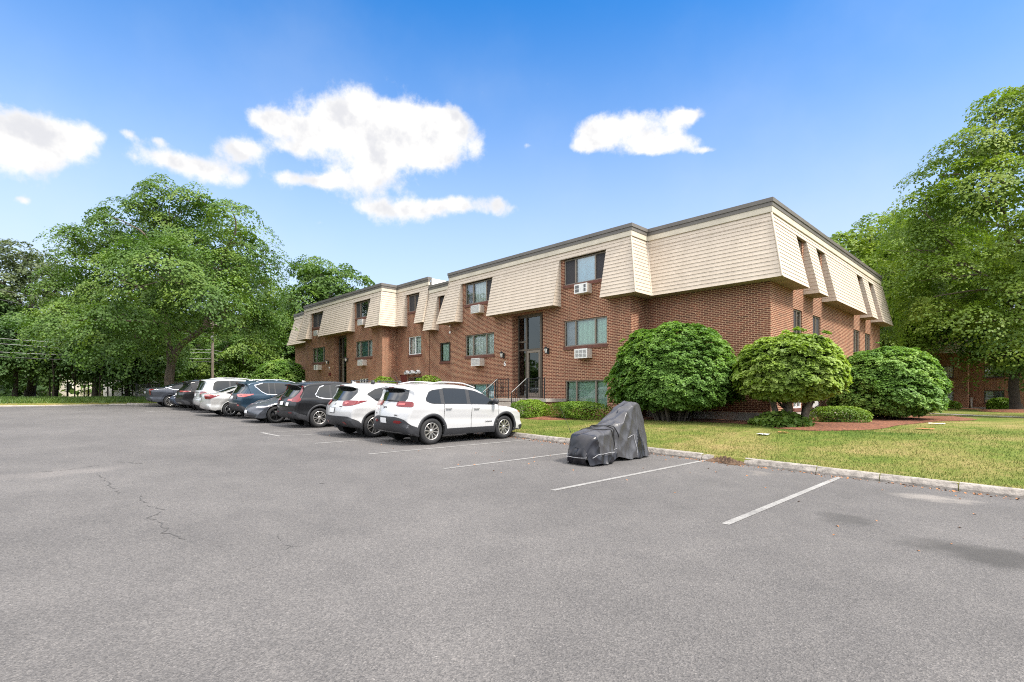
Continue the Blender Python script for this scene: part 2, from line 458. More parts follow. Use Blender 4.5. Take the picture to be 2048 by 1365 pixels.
# painted stall lines, each a marking of its own
def strip(name, p, q, w, mat, dz=.004, n=1):
    a = Vector((p[0], p[1], 0)); b = Vector((q[0], q[1], 0)); d = (b - a).normalized(); nn = Vector((-d.y, d.x, 0)) * w / 2
    mb = MB(); rows = []
    for k in range(n + 1):
        c = a + (b - a) * k / n
        rows.append([(c.x + nn.x * s, c.y + nn.y * s, zlot(c.x) + dz) for s in (-1, 1)])
    mb.grid(rows, 0, False, flip=True)
    return tag(mb.build(name, mat, uv=False), kind='structure')
ys0 = lambda x: 6.25 + .04 * (x + 2.7)
for x in (-2.7, -5.4, -8.13, -10.87, -13.6, -15.95, -17.35, -20.2, -22.85, -25.4, -27.9, -30.3, -32.8, -35.2, -37.6):
    strip('stall_line', (x, ys0(x)), (x, 11.38), .098, M['line'])
strip('stall_line', (-17.30, ys0(-17.35) + .05), (-16.0, ys0(-15.95) + .05), .10, M['line'])
strip('lane_mark', (-32.2, 4.9), (-31.0, 5.15), .10, M['line'])

# cracks in the asphalt
M['crack'] = simple('crack_fill', (.062, .060, .059), .95)
def crack(pts, w, name='pavement_crack', seed=1, gap=.25):
    r = random.Random(seed); P = []
    for (a, b) in zip(pts[:-1], pts[1:]):
        n = max(2, int(math.dist(a, b) / .07))
        for k in range(n):
            t = k / n; P.append((a[0] + (b[0] - a[0]) * t + r.uniform(-.03, .03), a[1] + (b[1] - a[1]) * t + r.uniform(-.03, .03)))
    mb = MB()
    for a, b in zip(P[:-1], P[1:]):
        if r.random() < gap: continue
        d = Vector((b[0] - a[0], b[1] - a[1], 0)).normalized(); nn = Vector((-d.y, d.x, 0))
        w0, w1 = w * r.uniform(.15, .7), w * r.uniform(.15, .7)
        z0, z1 = zlot(a[0]) + .003, zlot(b[0]) + .003
        mb.face([(a[0] - nn.x * w0, a[1] - nn.y * w0, z0), (b[0] - nn.x * w1, b[1] - nn.y * w1, z1), (b[0] + nn.x * w1, b[1] + nn.y * w1, z1), (a[0] + nn.x * w0, a[1] + nn.y * w0, z0)])
    return tag(mb.build(name, M['crack'], uv=False), kind='structure')
def pg(u, v):                     # planning helper: where a spot of the lot lies
    t = (u - 1024) / 1030.; a, b = -.7175 + .6966 * t, .6966 + .7175 * t
    d = 1030 * EYE / ((v - 788) - 1030 * .024 * a); return (d * a, d * b)
crack([pg(*p) for p in ((193, 948), (208, 958), (220, 972), (240, 990))], .016, seed=3, gap=.2)
crack([pg(*p) for p in ((275, 990), (280, 998), (300, 1012), (325, 1021), (297, 1036), (323, 1046), (333, 1060), (328, 1067), (360, 1077), (372, 1083))], .013, seed=5, gap=.2)
crack([pg(*p) for p in ((560, 1072), (563, 1083), (578, 1094), (576, 1106))], .009, seed=7, gap=.35)
crack([pg(*p) for p in ((578, 1096), (610, 1093), (640, 1092))], .006, seed=8, gap=.4)
crack([pg(*p) for p in ((75, 945), (130, 941), (170, 935), (205, 930))], .02, seed=9, gap=.12)
crack([pg(*p) for p in ((235, 924), (262, 926), (290, 928))], .03, seed=10, gap=.15)
crack([pg(*p) for p in ((175, 1080), (215, 1072), (250, 1064))], .006, seed=11, gap=.5)
crack([pg(*p) for p in ((490, 1140), (520, 1133), (545, 1127))], .005, seed=12, gap=.4)
crack([pg(*p) for p in ((638, 968), (652, 967), (664, 966))], .05, seed=13, gap=.3)

# mulch beds
def sheet(name, poly, mat, dz, step=.45, zf=zg, kind='structure', lump=0.):
    """a thin cover of the terrain inside a polygon, edges feathered to the soil"""
    import mathutils
    x0, x1 = min(p[0] for p in poly), max(p[0] for p in poly); y0, y1 = min(p[1] for p in poly), max(p[1] for p in poly)
    pts = [Vector(p) for p in poly]; n0 = len(pts)
    r = random.Random(2); y = y0
    inside = lambda q: sum(((a[1] > q[1]) != (b[1] > q[1])) and (q[0] < (b[0] - a[0]) * (q[1] - a[1]) / (b[1] - a[1]) + a[0]) for a, b in zip(poly, poly[1:] + poly[:1])) % 2
    def dist(q):
        best = 9
        for a, b in zip(poly, poly[1:] + poly[:1]):
            ab = (b[0] - a[0], b[1] - a[1]); t = max(0, min(1, ((q[0] - a[0]) * ab[0] + (q[1] - a[1]) * ab[1]) / max(1e-6, ab[0] ** 2 + ab[1] ** 2)))
            best = min(best, math.hypot(q[0] - a[0] - ab[0] * t, q[1] - a[1] - ab[1] * t))
        return best
    while y < y1:
        x = x0
        while x < x1:
            q = (x + r.uniform(-.1, .1), y + r.uniform(-.1, .1))
            if inside(q) and dist(q) > .12: pts.append(Vector(q))
            x += step
        y += step
    res = mathutils.geometry.delaunay_2d_cdt(pts, [(i, (i + 1) % n0) for i in range(n0)], [], 1, 1e-4)
    mb = MB()
    mb.v = [(v.x, v.y, zf(v.x, v.y) + .012 + dz * smooth01(dist((v.x, v.y)) / .35) + (r.uniform(-lump, lump) if dist((v.x, v.y)) > .1 else 0)) for v in res[0]]
    mb.f = [tuple(f) for f in res[2]]; mb.m = [0] * len(mb.f); mb.sm = [True] * len(mb.f)
    return tag(mb.build(name, mat, uv=False), kind=kind)
def curve(pts, n=5):
    out = []
    m = len(pts)
    for i in range(m - 1):
        p0, p1, p2, p3 = pts[max(i - 1, 0)], pts[i], pts[i + 1], pts[min(i + 2, m - 1)]
        for k in range(n):
            t = k / n
            out.append(tuple(.5 * (2 * p1[j] + (p2[j] - p0[j]) * t + (2 * p0[j] - 5 * p1[j] + 4 * p2[j] - p3[j]) * t * t + (3 * p1[j] - p0[j] - 3 * p2[j] + p3[j]) * t ** 3) for j in (0, 1)))
    return out + [tuple(pts[-1])]
front = curve([(-15.0, 15.2), (-14., 15.35), (-12.5, 16.2), (-10.5, 17.1), (-8.5, 17.3), (-7., 17.2), (-5.6, 16.5), (-4.4, 16.2), (-3.6, 17.2), (-3.3, 19.), (-3.2, 21.5), (-2.9, 24), (-2.2, 26.5), (-1.9, 29), (-2.6, 31.5), (-4.5, 33), (-6.6, 33.5)])
bed = front + [(-6.66, 19.22), (-11.6, 19.22), (-11.6, 18.02), (-15.0, 18.02)]
sheet('mulch_bed', bed, M['mulch'], .05, lump=.02)
sheet('mulch_bed', curve([(-34, 16.2), (-30, 15.6), (-26, 15.4), (-22, 15.2), (-19.2, 15.4)]) + [(-19.2, 18.02), (-23.6, 18.02), (-23.6, 19.22), (-31.19, 19.22), (-31.19, 18.02), (-34, 18.02)], M['mulch'], .05, lump=.02)
# far tree ring, far bed and concrete walk behind the lawn
ring = lambda cx, cy, r, n=22: [(cx + r * math.cos(2 * math.pi * k / n) * (1 + .08 * math.sin(3 * k)), cy + r * math.sin(2 * math.pi * k / n)) for k in range(n)]
sheet('mulch_bed', ring(-1.6, 58.5, 2.2), M['mulch'], .16, step=.5)
sheet('mulch_bed', [(-17, 63.6), (-9, 63.4), (-5, 64.2), (-3.4, 64.6), (-3.4, 65.9), (-17, 65.9)], M['mulch'], .05)
path = [(-7.2, 49.6), (-6.1, 48.6), (-3.4, 45.2), (-.75, 41.8), (2.6, 37.6), (6, 33.2), (10, 28)]
pl = []
for sgn in (1, -1):
    row = []
    for k, p in enumerate(path):
        a = Vector(path[max(k - 1, 0)]); b = Vector(path[min(k + 1, len(path) - 1)]); d = (b - a).normalized()
        row.append((p[0] - d.y * .6 * sgn, p[1] + d.x * .6 * sgn))
    pl += row if sgn == 1 else row[::-1]
sheet('path', pl[::-1], M['concrete'], .02, step=.7)
# ---------------------------------------------------------------- apartment buildings
YM, YE = 18.0, 19.2               # projecting bays and the recessed ends
class Wallmap:
    """plane coordinates: a along the wall, n out of it, z up"""
    def __init__(s, kind, c): s.k, s.c = kind, c
    def p(s, a, n, z): return (a, s.c - n, z) if s.k == 'S' else (s.c + n, a, z)
    def quad(s, mb, pts, m=0):
        q = [s.p(*t) for t in pts]
        mb.face(q if s.k == 'S' else q, m)
    def box(s, mb, a0, a1, n0, n1, z0, z1, m=0):
        if s.k == 'S': mb.box(a0, a1, s.c - n1, s.c - n0, z0, z1, m)
        else: mb.box(s.c + n0, s.c + n1, a0, a1, z0, z1, m)
def wall(mb, wm, a0, a1, z0, z1, holes=(), depth=.14):
    A = sorted({a0, a1, *[h[0] for h in holes], *[h[1] for h in holes]}); Z = sorted({z0, z1, *[h[2] for h in holes], *[h[3] for h in holes]})
    for i in range(len(A) - 1):
        for j in range(len(Z) - 1):
            ca, cz = (A[i] + A[i + 1]) / 2, (Z[j] + Z[j + 1]) / 2
            if any(h[0] < ca < h[1] and h[2] < cz < h[3] for h in holes): continue
            wm.quad(mb, [(A[i], 0, Z[j]), (A[i + 1], 0, Z[j]), (A[i + 1], 0, Z[j + 1]), (A[i], 0, Z[j + 1])])
    for h in holes:
        d = -(h[4] if len(h) > 4 else depth)
        wm.quad(mb, [(h[0], 0, h[2]), (h[0], 0, h[3]), (h[0], d, h[3]), (h[0], d, h[2])])
        wm.quad(mb, [(h[1], 0, h[3]), (h[1], 0, h[2]), (h[1], d, h[2]), (h[1], d, h[3])])
        wm.quad(mb, [(h[0], 0, h[3]), (h[1], 0, h[3]), (h[1], d, h[3]), (h[0], d, h[3])])
        wm.quad(mb, [(h[1], 0, h[2]), (h[0], 0, h[2]), (h[0], d, h[2]), (h[1], d, h[2])])

def window(root, org, wm, a0, a1, z0, z1, fr=(.27, .73), cur=('screen', 'cur_w', 'screen'), glass='glass', sill=True, frame='frame', cols=None, label=None, dz=0):
    """frame mesh with pane, curtain and sill as its pieces"""
    mb = MB(org); w = .055; n0, n1 = -.12, -.045
    wm.box(mb, a0, a1, n0, n1, z1 - w, z1); wm.box(mb, a0, a1, n0, n1, z0, z0 + w)
    xs_ = [a0] + [a0 + (a1 - a0) * f for f in fr] + [a1]
    wm.box(mb, a0, a0 + w, n0, n1 + .001, z0 + w, z1 - w); wm.box(mb, a1 - w, a1, n0, n1 + .001, z0 + w, z1 - w)
    for x in xs_[1:-1]: wm.box(mb, x - w * .6, x + w * .6, n0, n1 + .012, z0 + w, z1 - w)
    o = mb.build('window', M[frame], root)
    if label: o['label'] = label
    mb = MB(org); wm.quad(mb, [(a0 + w, -.085, z0 + w), (a1 - w, -.085, z0 + w), (a1 - w, -.085, z1 - w), (a0 + w, -.085, z1 - w)])
    mb.build('pane', M[glass], o)
    for k in range(len(xs_) - 1):
        c = cur[k % len(cur)]
        if isinstance(c, tuple): c, drop = c
        else: drop = 0
        mb = MB(org); l, r_ = xs_[k] + (w if k == 0 else 0), xs_[k + 1] - (w if k == len(xs_) - 2 else 0)
        n = 14 if c.startswith('cur') else 1
        for q in range(n):
            u0, u1 = l + (r_ - l) * q / n, l + (r_ - l) * (q + 1) / n
            d0, d1 = (-.20 + .018 * math.sin(q * 2.3)), (-.20 + .018 * math.sin((q + 1) * 2.3))
            if n == 1: d0 = d1 = -.19 if c != 'screen' else -.074
            wm.quad(mb, [(u0, d0, z0 + w), (u1, d1, z0 + w), (u1, d1, z1 - w - drop), (u0, d0, z1 - w - drop)])
        if drop: wm.quad(mb, [(l, -.26, z0 + w), (r_, -.26, z0 + w), (r_, -.26, z1 - w), (l, -.26, z1 - w)])
        mb.build('blind' if c == 'blind' else ('insect_screen' if c == 'screen' else 'curtain'), M[c], o)  # curtain also names the near-black sheet painted to stand for an unlit room
    if sill:
        mb = MB(org); wm.box(mb, a0 - .03, a1 + .03, -.05, .045, z0 - .135, z0 - .002)
        mb.build('sill', M['sill'], o)
    return o

def aircon(root, org, wm, a0, z0, w=.68, h=.40, style=0):
    mb = MB(org); d = .36
    wm.box(mb, a0, a0 + w, -.05, d - .02, z0, z0 + h)
    o = mb.build('air_conditioner', M['acs'], root)
    mb = MB(org); f = .035
    wm.box(mb, a0 - .004, a0 + w + .004, d - .02, d + .004, z0 - .004, z0 + h + .004, 0)
    if style == 0:       # three upper, three lower openings
        for i in range(3):
            for j in range(2):
                x0 = a0 + f + (w - 2 * f) * i / 3 + .02; x1 = a0 + f + (w - 2 * f) * (i + 1) / 3 - .02
                zz = z0 + f + (h - 2 * f) * j / 2 + .015
                wm.box(mb, x0, x1, d + .004, d + .009, zz, zz + (h - 2 * f) / 2 - .03, 1)
                for q in range(4): wm.box(mb, x0, x1, d + .009, d + .013, zz + .012 + q * .035, zz + .024 + q * .035, 0)
    elif style == 1:     # one wide louvred front
        wm.box(mb, a0 + f, a0 + w - f, d + .004, d + .009, z0 + f, z0 + h - f, 1)
        for q in range(9): wm.box(mb, a0 + f, a0 + w - f, d + .009, d + .014, z0 + f + .01 + q * .034, z0 + f + .03 + q * .034, 0)
    elif style == 2:     # two side grilles with a plain white middle
        for x0, x1 in ((a0 + .05, a0 + .25), (a0 + w - .17, a0 + w - .06)):
            for j in range(2):
                zz = z0 + f + j * (h - 2 * f) / 2 + .015
                wm.box(mb, x0, x1, d + .004, d + .009, zz, zz + (h - 2 * f) / 2 - .03, 1)
    elif style == 3:     # a dark vertical slot
        wm.box(mb, a0 + w * .42, a0 + w * .6, d + .004, d + .009, z0 + f, z0 + h - f, 1)
    mb.build('grille', [M['acw'], M['slot']], o)
    return o

# --- mansard: courses of shingles lapped over a slope that leans out towards its foot
ZB, ZS, ZF, ZT = 5.64, 7.73, 8.06, 8.55        # foot, slot head, fascia foot, roof edge (before each building's own step)
NC = 16
def off(z): return .02 + (.56 - .02) * (ZF - z) / (ZF - ZB)
def mitre(poly, i, o):
    """plan point at offset o beside vertex i of an open plan line"""
    p = Vector(poly[i]); ns = []
    if i > 0: d = (Vector(poly[i]) - Vector(poly[i - 1])).normalized(); ns.append(Vector((d.y, -d.x)))
    if i < len(poly) - 1: d = (Vector(poly[i + 1]) - Vector(poly[i])).normalized(); ns.append(Vector((d.y, -d.x)))
    return p + (ns[0] + ns[1] if len(ns) == 2 else ns[0]) * o
def mansard(root, org, poly, edge, dz, slots, cut0=None, cut1=None):
    """panels of one plan edge; slots = [(s0,s1)] along it; an end is mitred at its corner unless cut"""
    A, B = Vector(poly[edge]), Vector(poly[edge + 1]); L = (B - A).length; d = (B - A) / L; n = Vector((d.y, -d.x))
    def pt(s, o, z): q = A + d * s + n * o; return (q.x, q.y, z + dz)
    def end(which, o, z):
        q = mitre(poly, edge if which == 0 else edge + 1, o); return (q.x, q.y, z + dz)
    ranges = []; s = None
    cur = 'm0' if cut0 is None else cut0
    for a, b in slots: ranges.append((cur, a)); cur = b
    ranges.append((cur, 'm1' if cut1 is None else cut1))
    P = lambda e, o, z: end(0, o, z) if e == 'm0' else end(1, o, z) if e == 'm1' else pt(e, o, z)
    h = (ZF - ZB) / NC; zslot = ZS
    def courses(mb, e0, e1, za, zb):
        k0 = round((za - ZB) / h)
        z = za
        while z < zb - 1e-4:
            z2 = min(zb, ZB + h * (round((z - ZB) / h - .02 + .5) if False else math.floor((z - ZB) / h + 1e-4) + 1))
            lo, hi = off(z) + .019, off(z2) + .003
            mb.face([P(e0, lo, z), P(e1, lo, z), P(e1, hi, z2), P(e0, hi, z2)], 0)
            mb.face([P(e0, off(z) - .0, z), P(e1, off(z) - .0, z), P(e1, lo, z), P(e0, lo, z)], 0)
            z = z2
    for e0, e1 in ranges:
        mb = MB(org)
        courses(mb, e0, e1, ZB, zslot)
        b = off(ZB) + .017
        mb.face([P(e0, 0, ZB + .002), P(e1, 0, ZB + .002), P(e1, b, ZB + .002), P(e0, b, ZB + .002)], 1)
        for e, fl in ((e0, 0), (e1, 1)):
            if isinstance(e, (int, float)):      # cheek of the cut: courses again, stepping back to the wall
                k = 0; z = ZB
                sg = -1 if fl == 0 else 1
                while z < zslot - 1e-4:
                    z2 = min(zslot, ZB + h * (k + 1)); k += 1
                    q = [pt(e + sg * .012, off(z) + .016, z), pt(e + sg * .012, 0, z), pt(e, 0, z2), pt(e, off(z2) + .003, z2)]
                    mb.face(q if fl == 0 else q[::-1], 0)
                    q = [pt(e, off(z), z), pt(e, 0, z), pt(e + sg * .012, 0, z), pt(e + sg * .012, off(z) + .016, z)]
                    mb.face(q if fl else q[::-1], 0)
                    z = z2
        mb.build('mansard_panel', [M['shingle'], M['soffit']], root)
    mb = MB(org)
    f0, f1 = ranges[0][0], ranges[-1][1]
    courses(mb, f0, f1, zslot, ZF)
    for a, b in slots: mb.face([pt(a, 0, zslot), pt(b, 0, zslot), pt(b, off(zslot) + .02, zslot), pt(a, off(zslot) + .02, zslot)], 1)
    mb.build('mansard_head', [M['shingle'], M['soffit']], root)

def band(root, org, poly, name, mat, z0, z1, o, thick=.06, cap=True):
    """a trim board that follows the plan line"""
    mb = MB(org); n = len(poly)
    for i in range(n - 1):
        a, b = mitre(poly, i, o), mitre(poly, i + 1, o); c, e = mitre(poly, i, -thick), mitre(poly, i + 1, -thick)
        mb.face([(a.x, a.y, z0), (b.x, b.y, z0), (b.x, b.y, z1), (a.x, a.y, z1)])
        mb.face([(a.x, a.y, z1), (b.x, b.y, z1), (e.x, e.y, z1), (c.x, c.y, z1)])
        mb.face([(c.x, c.y, z0), (e.x, e.y, z0), (b.x, b.y, z0), (a.x, a.y, z0)])
        if i == 0: mb.face([(c.x, c.y, z0), (a.x, a.y, z0), (a.x, a.y, z1), (c.x, c.y, z1)])
        if i == n - 2: mb.face([(b.x, b.y, z0), (e.x, e.y, z0), (e.x, e.y, z1), (b.x, b.y, z1)])
    return mb.build(name, mat, root)

def corner_trim(root, org, poly, idx, dz=0):
    """cap strips down the hips and valleys of the mansard"""
    for i in idx:
        mb = MB(org); P_ = []
        for k in range(NC + 1):
            z = ZB + (ZF - ZB) * k / NC; q = mitre(poly, i, off(z) + .012); P_.append((q.x, q.y, z + dz))
        mb.tube(P_, .040, 4); mb.build('corner_trim', M['shingle'], root)

def text(root, s, loc, size, mat, rot, name='number', depth=.01):
    cu = bpy.data.curves.new('t', 'FONT'); cu.body = s; cu.size = size; cu.extrude = depth; cu.align_x = 'CENTER'; cu.align_y = 'CENTER'
    to = bpy.data.objects.new('t', cu); COL.objects.link(to)
    me = bpy.data.meshes.new_from_object(to.evaluated_get(bpy.context.evaluated_depsgraph_get()))
    bpy.data.objects.remove(to); bpy.data.curves.remove(cu)
    me.materials.clear(); me.materials.append(mat)
    o = bpy.data.objects.new(name, me); COL.objects.link(o); o.parent = root; o.location = loc; o.rotation_euler = rot
    return o

def lantern(root, org, wm, a, z):
    mb = MB(org); p = wm.p
    wm.box(mb, a - .05, a + .05, 0, .03, z - .16, z + .12)
    mb.tube([p(a, .03, z + .02), p(a, .12, z + .13), p(a, .17, z + .16)], .014, 6)
    c = p(a, .17, 0)
    mb.lathe([(.0, .20), (.03, .17), (.055, .15), (.11, .10), (.105, .085), (.02, .083)], (c[0], c[1], z), 'z', 6, smooth=False)
    mb.lathe([(.02, -.155), (.055, -.14), (.05, -.12), (.02, -.118)], (c[0], c[1], z), 'z', 6, smooth=False)
    for k in range(6):
        t = math.pi * k / 3
        mb.tube([(c[0] + .048 * math.cos(t), c[1] + .048 * math.sin(t), z - .125), (c[0] + .092 * math.cos(t), c[1] + .092 * math.sin(t), z + .088)], .008, 4)
    o = mb.build('wall_lantern', M['iron'], root)
    mb = MB(org); mb.lathe([(.0, -.11), (.042, -.115), (.083, .075), (0, .08)], (c[0], c[1], z), 'z', 6, smooth=False)
    mb.build('lamp_glass', M['bulb'], o)
    return o

def entry(root, org, wm, a0, a1, z0, z1, zm, d=.42):
    """tall recessed entrance: side light, door under a transom, dark posts"""
    n0, n1 = -d - .06, -d + .04
    mb = MB(org)
    sl = a0 + (a1 - a0) * .30; dr = a1 - (a1 - a0) * .22
    for x0, x1 in ((a0, a0 + .07), (a1 - .05, a1)): wm.box(mb, x0, x1, n0, n1, z0, z1)
    wm.box(mb, sl - .045, sl + .045, n0, n1 + .02, z0, z1); wm.box(mb, dr - .06, dr + .06, n0, n1 + .03, z0, z1)
    for x0, x1 in ((a0 + .07, sl - .045), (sl + .045, dr - .06), (dr + .06, a1 - .05)):
        wm.box(mb, x0, x1, n0, n1, z1 - .16, z1); wm.box(mb, x0, x1, n0, n1, zm, zm + .08); wm.box(mb, x0, x1, n0, n1, z0, z0 + .12)
    wm.box(mb, a0 + .07, sl - .045, n0, n1, zm + .42, zm + .49)
    o = mb.build('entrance', M['doorf'], root)
    mb = MB(org); wm.quad(mb, [(a0, -d - .01, z0), (a1, -d - .01, z0), (a1, -d - .01, z1), (a0, -d - .01, z1)])
    mb.build('pane', M['glass_d'], o)
    mb = MB(org)
    dl, dr2 = sl + .06, dr - .075
    wm.box(mb, dl, dl + .09, n0 + .02, n1 + .01, z0 + .01, zm - .01); wm.box(mb, dr2 - .09, dr2, n0 + .02, n1 + .01, z0 + .01, zm - .01)
    wm.box(mb, dl + .09, dr2 - .09, n0 + .02, n1 + .01, z0 + .01, z0 + .26); wm.box(mb, dl + .09, dr2 - .09, n0 + .02, n1 + .01, zm - .12, zm - .01)
    dd = mb.build('door', M['frame'], o)
    mb = MB(org); wm.box(mb, dr2 - .14, dr2 - .02, n1 + .03, n1 + .07, z0 + .95, z0 + 1.02); mb.build('handle', M['iron'], dd)
    mb = MB(org); wm.quad(mb, [(a0, -d - 1.7, z0), (a1, -d - 1.7, z0), (a1, -d - 1.7, z1), (a0, -d - 1.7, z1)], 0)
    wm.quad(mb, [(a0, -d - 1.69, z0 + .2), (a1, -d - 1.69, z0 + .2), (a1, -d - 1.69, z0 + 1.35), (a0, -d - 1.69, z0 + 1.35)], 1)
    wm.quad(mb, [(a0, -d - 1.7, z0), (a0, -d - 1.7, z1), (a0, -d - .1, z1), (a0, -d - .1, z0)], 0); wm.quad(mb, [(a1, -d - 1.7, z0), (a1, -d - 1.7, z1), (a1, -d - .1, z1), (a1, -d - .1, z0)], 0)
    wm.quad(mb, [(a0, -d - 1.7, z0), (a1, -d - 1.7, z0), (a1, -d - .1, z0), (a0, -d - .1, z0)], 0); wm.quad(mb, [(a0, -d - 1.7, z1 - .05), (a1, -d - 1.7, z1 - .05), (a1, -d - .1, z1 - .05), (a0, -d - .1, z1 - .05)], 0)
    mb.build('hallway', [M['inside'], M['tan']], o)
    return o

S = lambda y: Wallmap('S', y)
# ======== the near building (number 6)
org = (-15., 18., .64875)
near = empty('apartment_building', org)
tag(near, 'brick apartment building with beige shingled mansard, nearest corner, number 6 by its glass entrance', 'apartment building', 'brick apartment buildings along the lot')
plan = [(-27.32, YE), (-23.6, YE), (-23.6, YM), (-11.62, YM), (-11.62, YE), (-6.68, YE), (-6.68, 36.7)]
wins_m = [(-15.14, -12.79, 6.55, 7.9), (-22.25, -19.88, 6.55, 7.9), (-15.14, -12.79, 3.775, 4.95), (-22.25, -19.88, 3.72, 4.88), (-15.08, -12.77, 1.0, 2.26), (-22.25, -19.88, .95, 2.2)]
door_m = (-18.52, -16.45, 1.45, 5.60, .5)
mb = MB(org)
wall(mb, S(YM), -23.6, -11.62, .30, 8.3, wins_m + [door_m])
wall(mb, S(YE), -11.62, -6.68, .98, 8.3)
w_s4 = [(-26.24, -24.75, 3.66, 4.83), (-26.3, -24.7, 6.55, 7.9)]
wall(mb, S(YE), -27.32, -23.6, .30, 8.3, w_s4)
wx = Wallmap('E', -6.68)
side = [(21.586, 22.6), (24.0, 25.05), (30.62, 31.9), (33.05, 34.33)]
w_side = [(a, b, 3.72, 4.95) for a, b in side] + [(a, b, 1.1, 2.2) for a, b in side] + [(a, b, 6.55, 7.9) for a, b in side]
wall(mb, wx, YE, 36.7, .98, 8.3, w_side)
wall(mb, Wallmap('E', -11.62), YM, YE, .3, 8.3)
wall(mb, Wallmap('E', -23.6), YM, YE, .3, 8.3)
wall(mb, S(36.7), -27.32, -6.68, .3, 8.3)
wall(mb, Wallmap('E', -27.32), YE, 36.7, .3, 8.3)
mb.build('brick_wall', M['brick'], near)
mb = MB(org)
mb.box(-11.7, -6.66, YE - .02, YE + .3, .3, .98); mb.box(-6.96, -6.655, YE + .31, 36.7, .3, .98)
mb.build('foundation', M['concrete'], near)
mb = MB(org); mb.face([(-27.3, YE, 8.3), (-6.7, YE, 8.3), (-6.7, 36.6, 8.3), (-27.3, 36.6, 8.3)]); mb.face([(-23.6, YM, 8.301), (-11.62, YM, 8.301), (-11.62, YE, 8.301), (-23.6, YE, 8.301)])
mb.build('roof', M['roof'], near)
mansard(near, org, plan, 0, 0, [(.95, 2.75)], cut0=-.0)
mansard(near, org, plan, 1, 0, [])
mansard(near, org, plan, 2, 0, [(23.6 - 22.5, 23.6 - 19.87), (23.6 - 15.33, 23.6 - 12.76)])
mansard(near, org, plan, 3, 0, [])
mansard(near, org, plan, 4, 0, [])
mansard(near, org, plan, 5, 0, [(21.56 - YE, 22.80 - YE), (24.03 - YE, 25.26 - YE), (30.7 - YE, 31.93 - YE), (33.2 - YE, 34.4 - YE)], cut1=37.2 - YE)
band(near, org, plan, 'fascia', M['fascia'], ZF, 8.27, .075)
band(near, org, plan, 'roof_edge', M['cap'], 8.27, 8.405, .095)
band(near, org, plan, 'roof_edge', M['cap'], 8.408, ZT, .125, .2)
corner_trim(near, org, plan, (2, 3, 4, 5))
wm = S(YM)
window(near, org, wm, -15.14, -12.79, 6.55, 7.71, cur=('screen', 'cur_sky', 'screen'), glass='glass_b')  # middle curtain coloured as the sky mirrored in the glass
window(near, org, wm, -22.25, -19.88, 6.55, 7.70, cur=('cur_l', 'cur_w', 'screen'))
window(near, org, wm, -15.14, -12.79, 3.775, 4.95, cur=(('cur_l', .22), 'cur_g', 'cur_g'), glass='glass_g')
window(near, org, wm, -22.25, -19.88, 3.72, 4.88, cur=('cur_w', ('cur_w', .1), 'cur_w'))
window(near, org, wm, -15.08, -12.77, 1.0, 2.26, cur=('blind', 'blind', 'blind'), glass='glass_g', sill=False)
window(near, org, wm, -22.25, -19.88, .95, 2.2, cur=('cur_l', 'cur_w', 'cur_w'), glass='glass_b', sill=False)
ws = S(YE)
window(near, org, ws, -26.24, -24.75, 3.66, 4.83, fr=(.62,), cur=('cur_g', 'screen'), frame='dark')
window(near, org, ws, -26.3, -24.7, 6.55, 7.70, fr=(.5,), cur=('screen', 'screen'), frame='dark')
for i, (a, b) in enumerate(side):
    window(near, org, wx, a, b, 3.72, 4.95, fr=(.5,), cur=[('screen', 'cur_l'), ('screen', 'screen'), ('cur_w', 'cur_l'), ('cur_w', 'cur_w')][i], frame='frame')
    window(near, org, wx, a, b, 1.1, 2.2, fr=(.5,), cur=('cur_w', 'cur_w'), frame='white', sill=True)
    window(near, org, wx, a, b, 6.55, 7.7, fr=(.5,), cur=('screen', 'cur_l'), sill=False)
aircon(near, org, wm, -14.26, 6.02, style=2); aircon(near, org, wm, -14.25, 3.205, style=0)
aircon(near, org, wm, -21.34, 5.96, style=1); aircon(near, org, wm, -21.32, 3.14, style=1)
aircon(near, org, wx, 22.75, 1.12, w=.62, style=1)
lantern(near, org, wm, -19.13, 3.63); lantern(near, org, wm, -16.10, 3.68)
text(near, '6', (-19.05 - org[0], YM - .012 - org[1], 3.18 - org[2]), .34, M['num'], (R(90), 0, 0), 'house_number')
entry(near, org, wm, -18.52, -16.45, 1.45, 5.60, 3.80)
# pipe of a security light under the left mansard foot
mb = MB(org); mb.box(-24.6, -24.25, YE - .55, YE - .35, 5.25, 5.37); mb.build('floodlight', M['white'], near)
# stoop: brick landing, concrete cap, three steps towards the lot
mb = MB(org)
mb.box(-18.9, -15.1, 16.72, YM - .003, .2, 1.30)
mb.build('stoop_wall', M['brick'], near)
mb = MB(org)
mb.box(-18.96, -15.04, 16.66, YM - .003, 1.303, 1.44)
mb.box(-18.5, -16.47, YM, YM + .4, 1.3, 1.447)
for k in range(4): mb.box(-18.2, -16.35, 16.66 - .30 * (k + 1), 16.657 - .30 * k, .2, 1.44 - .17 * (k + 1))
mb.build('stoop_steps', M['concrete'], near)

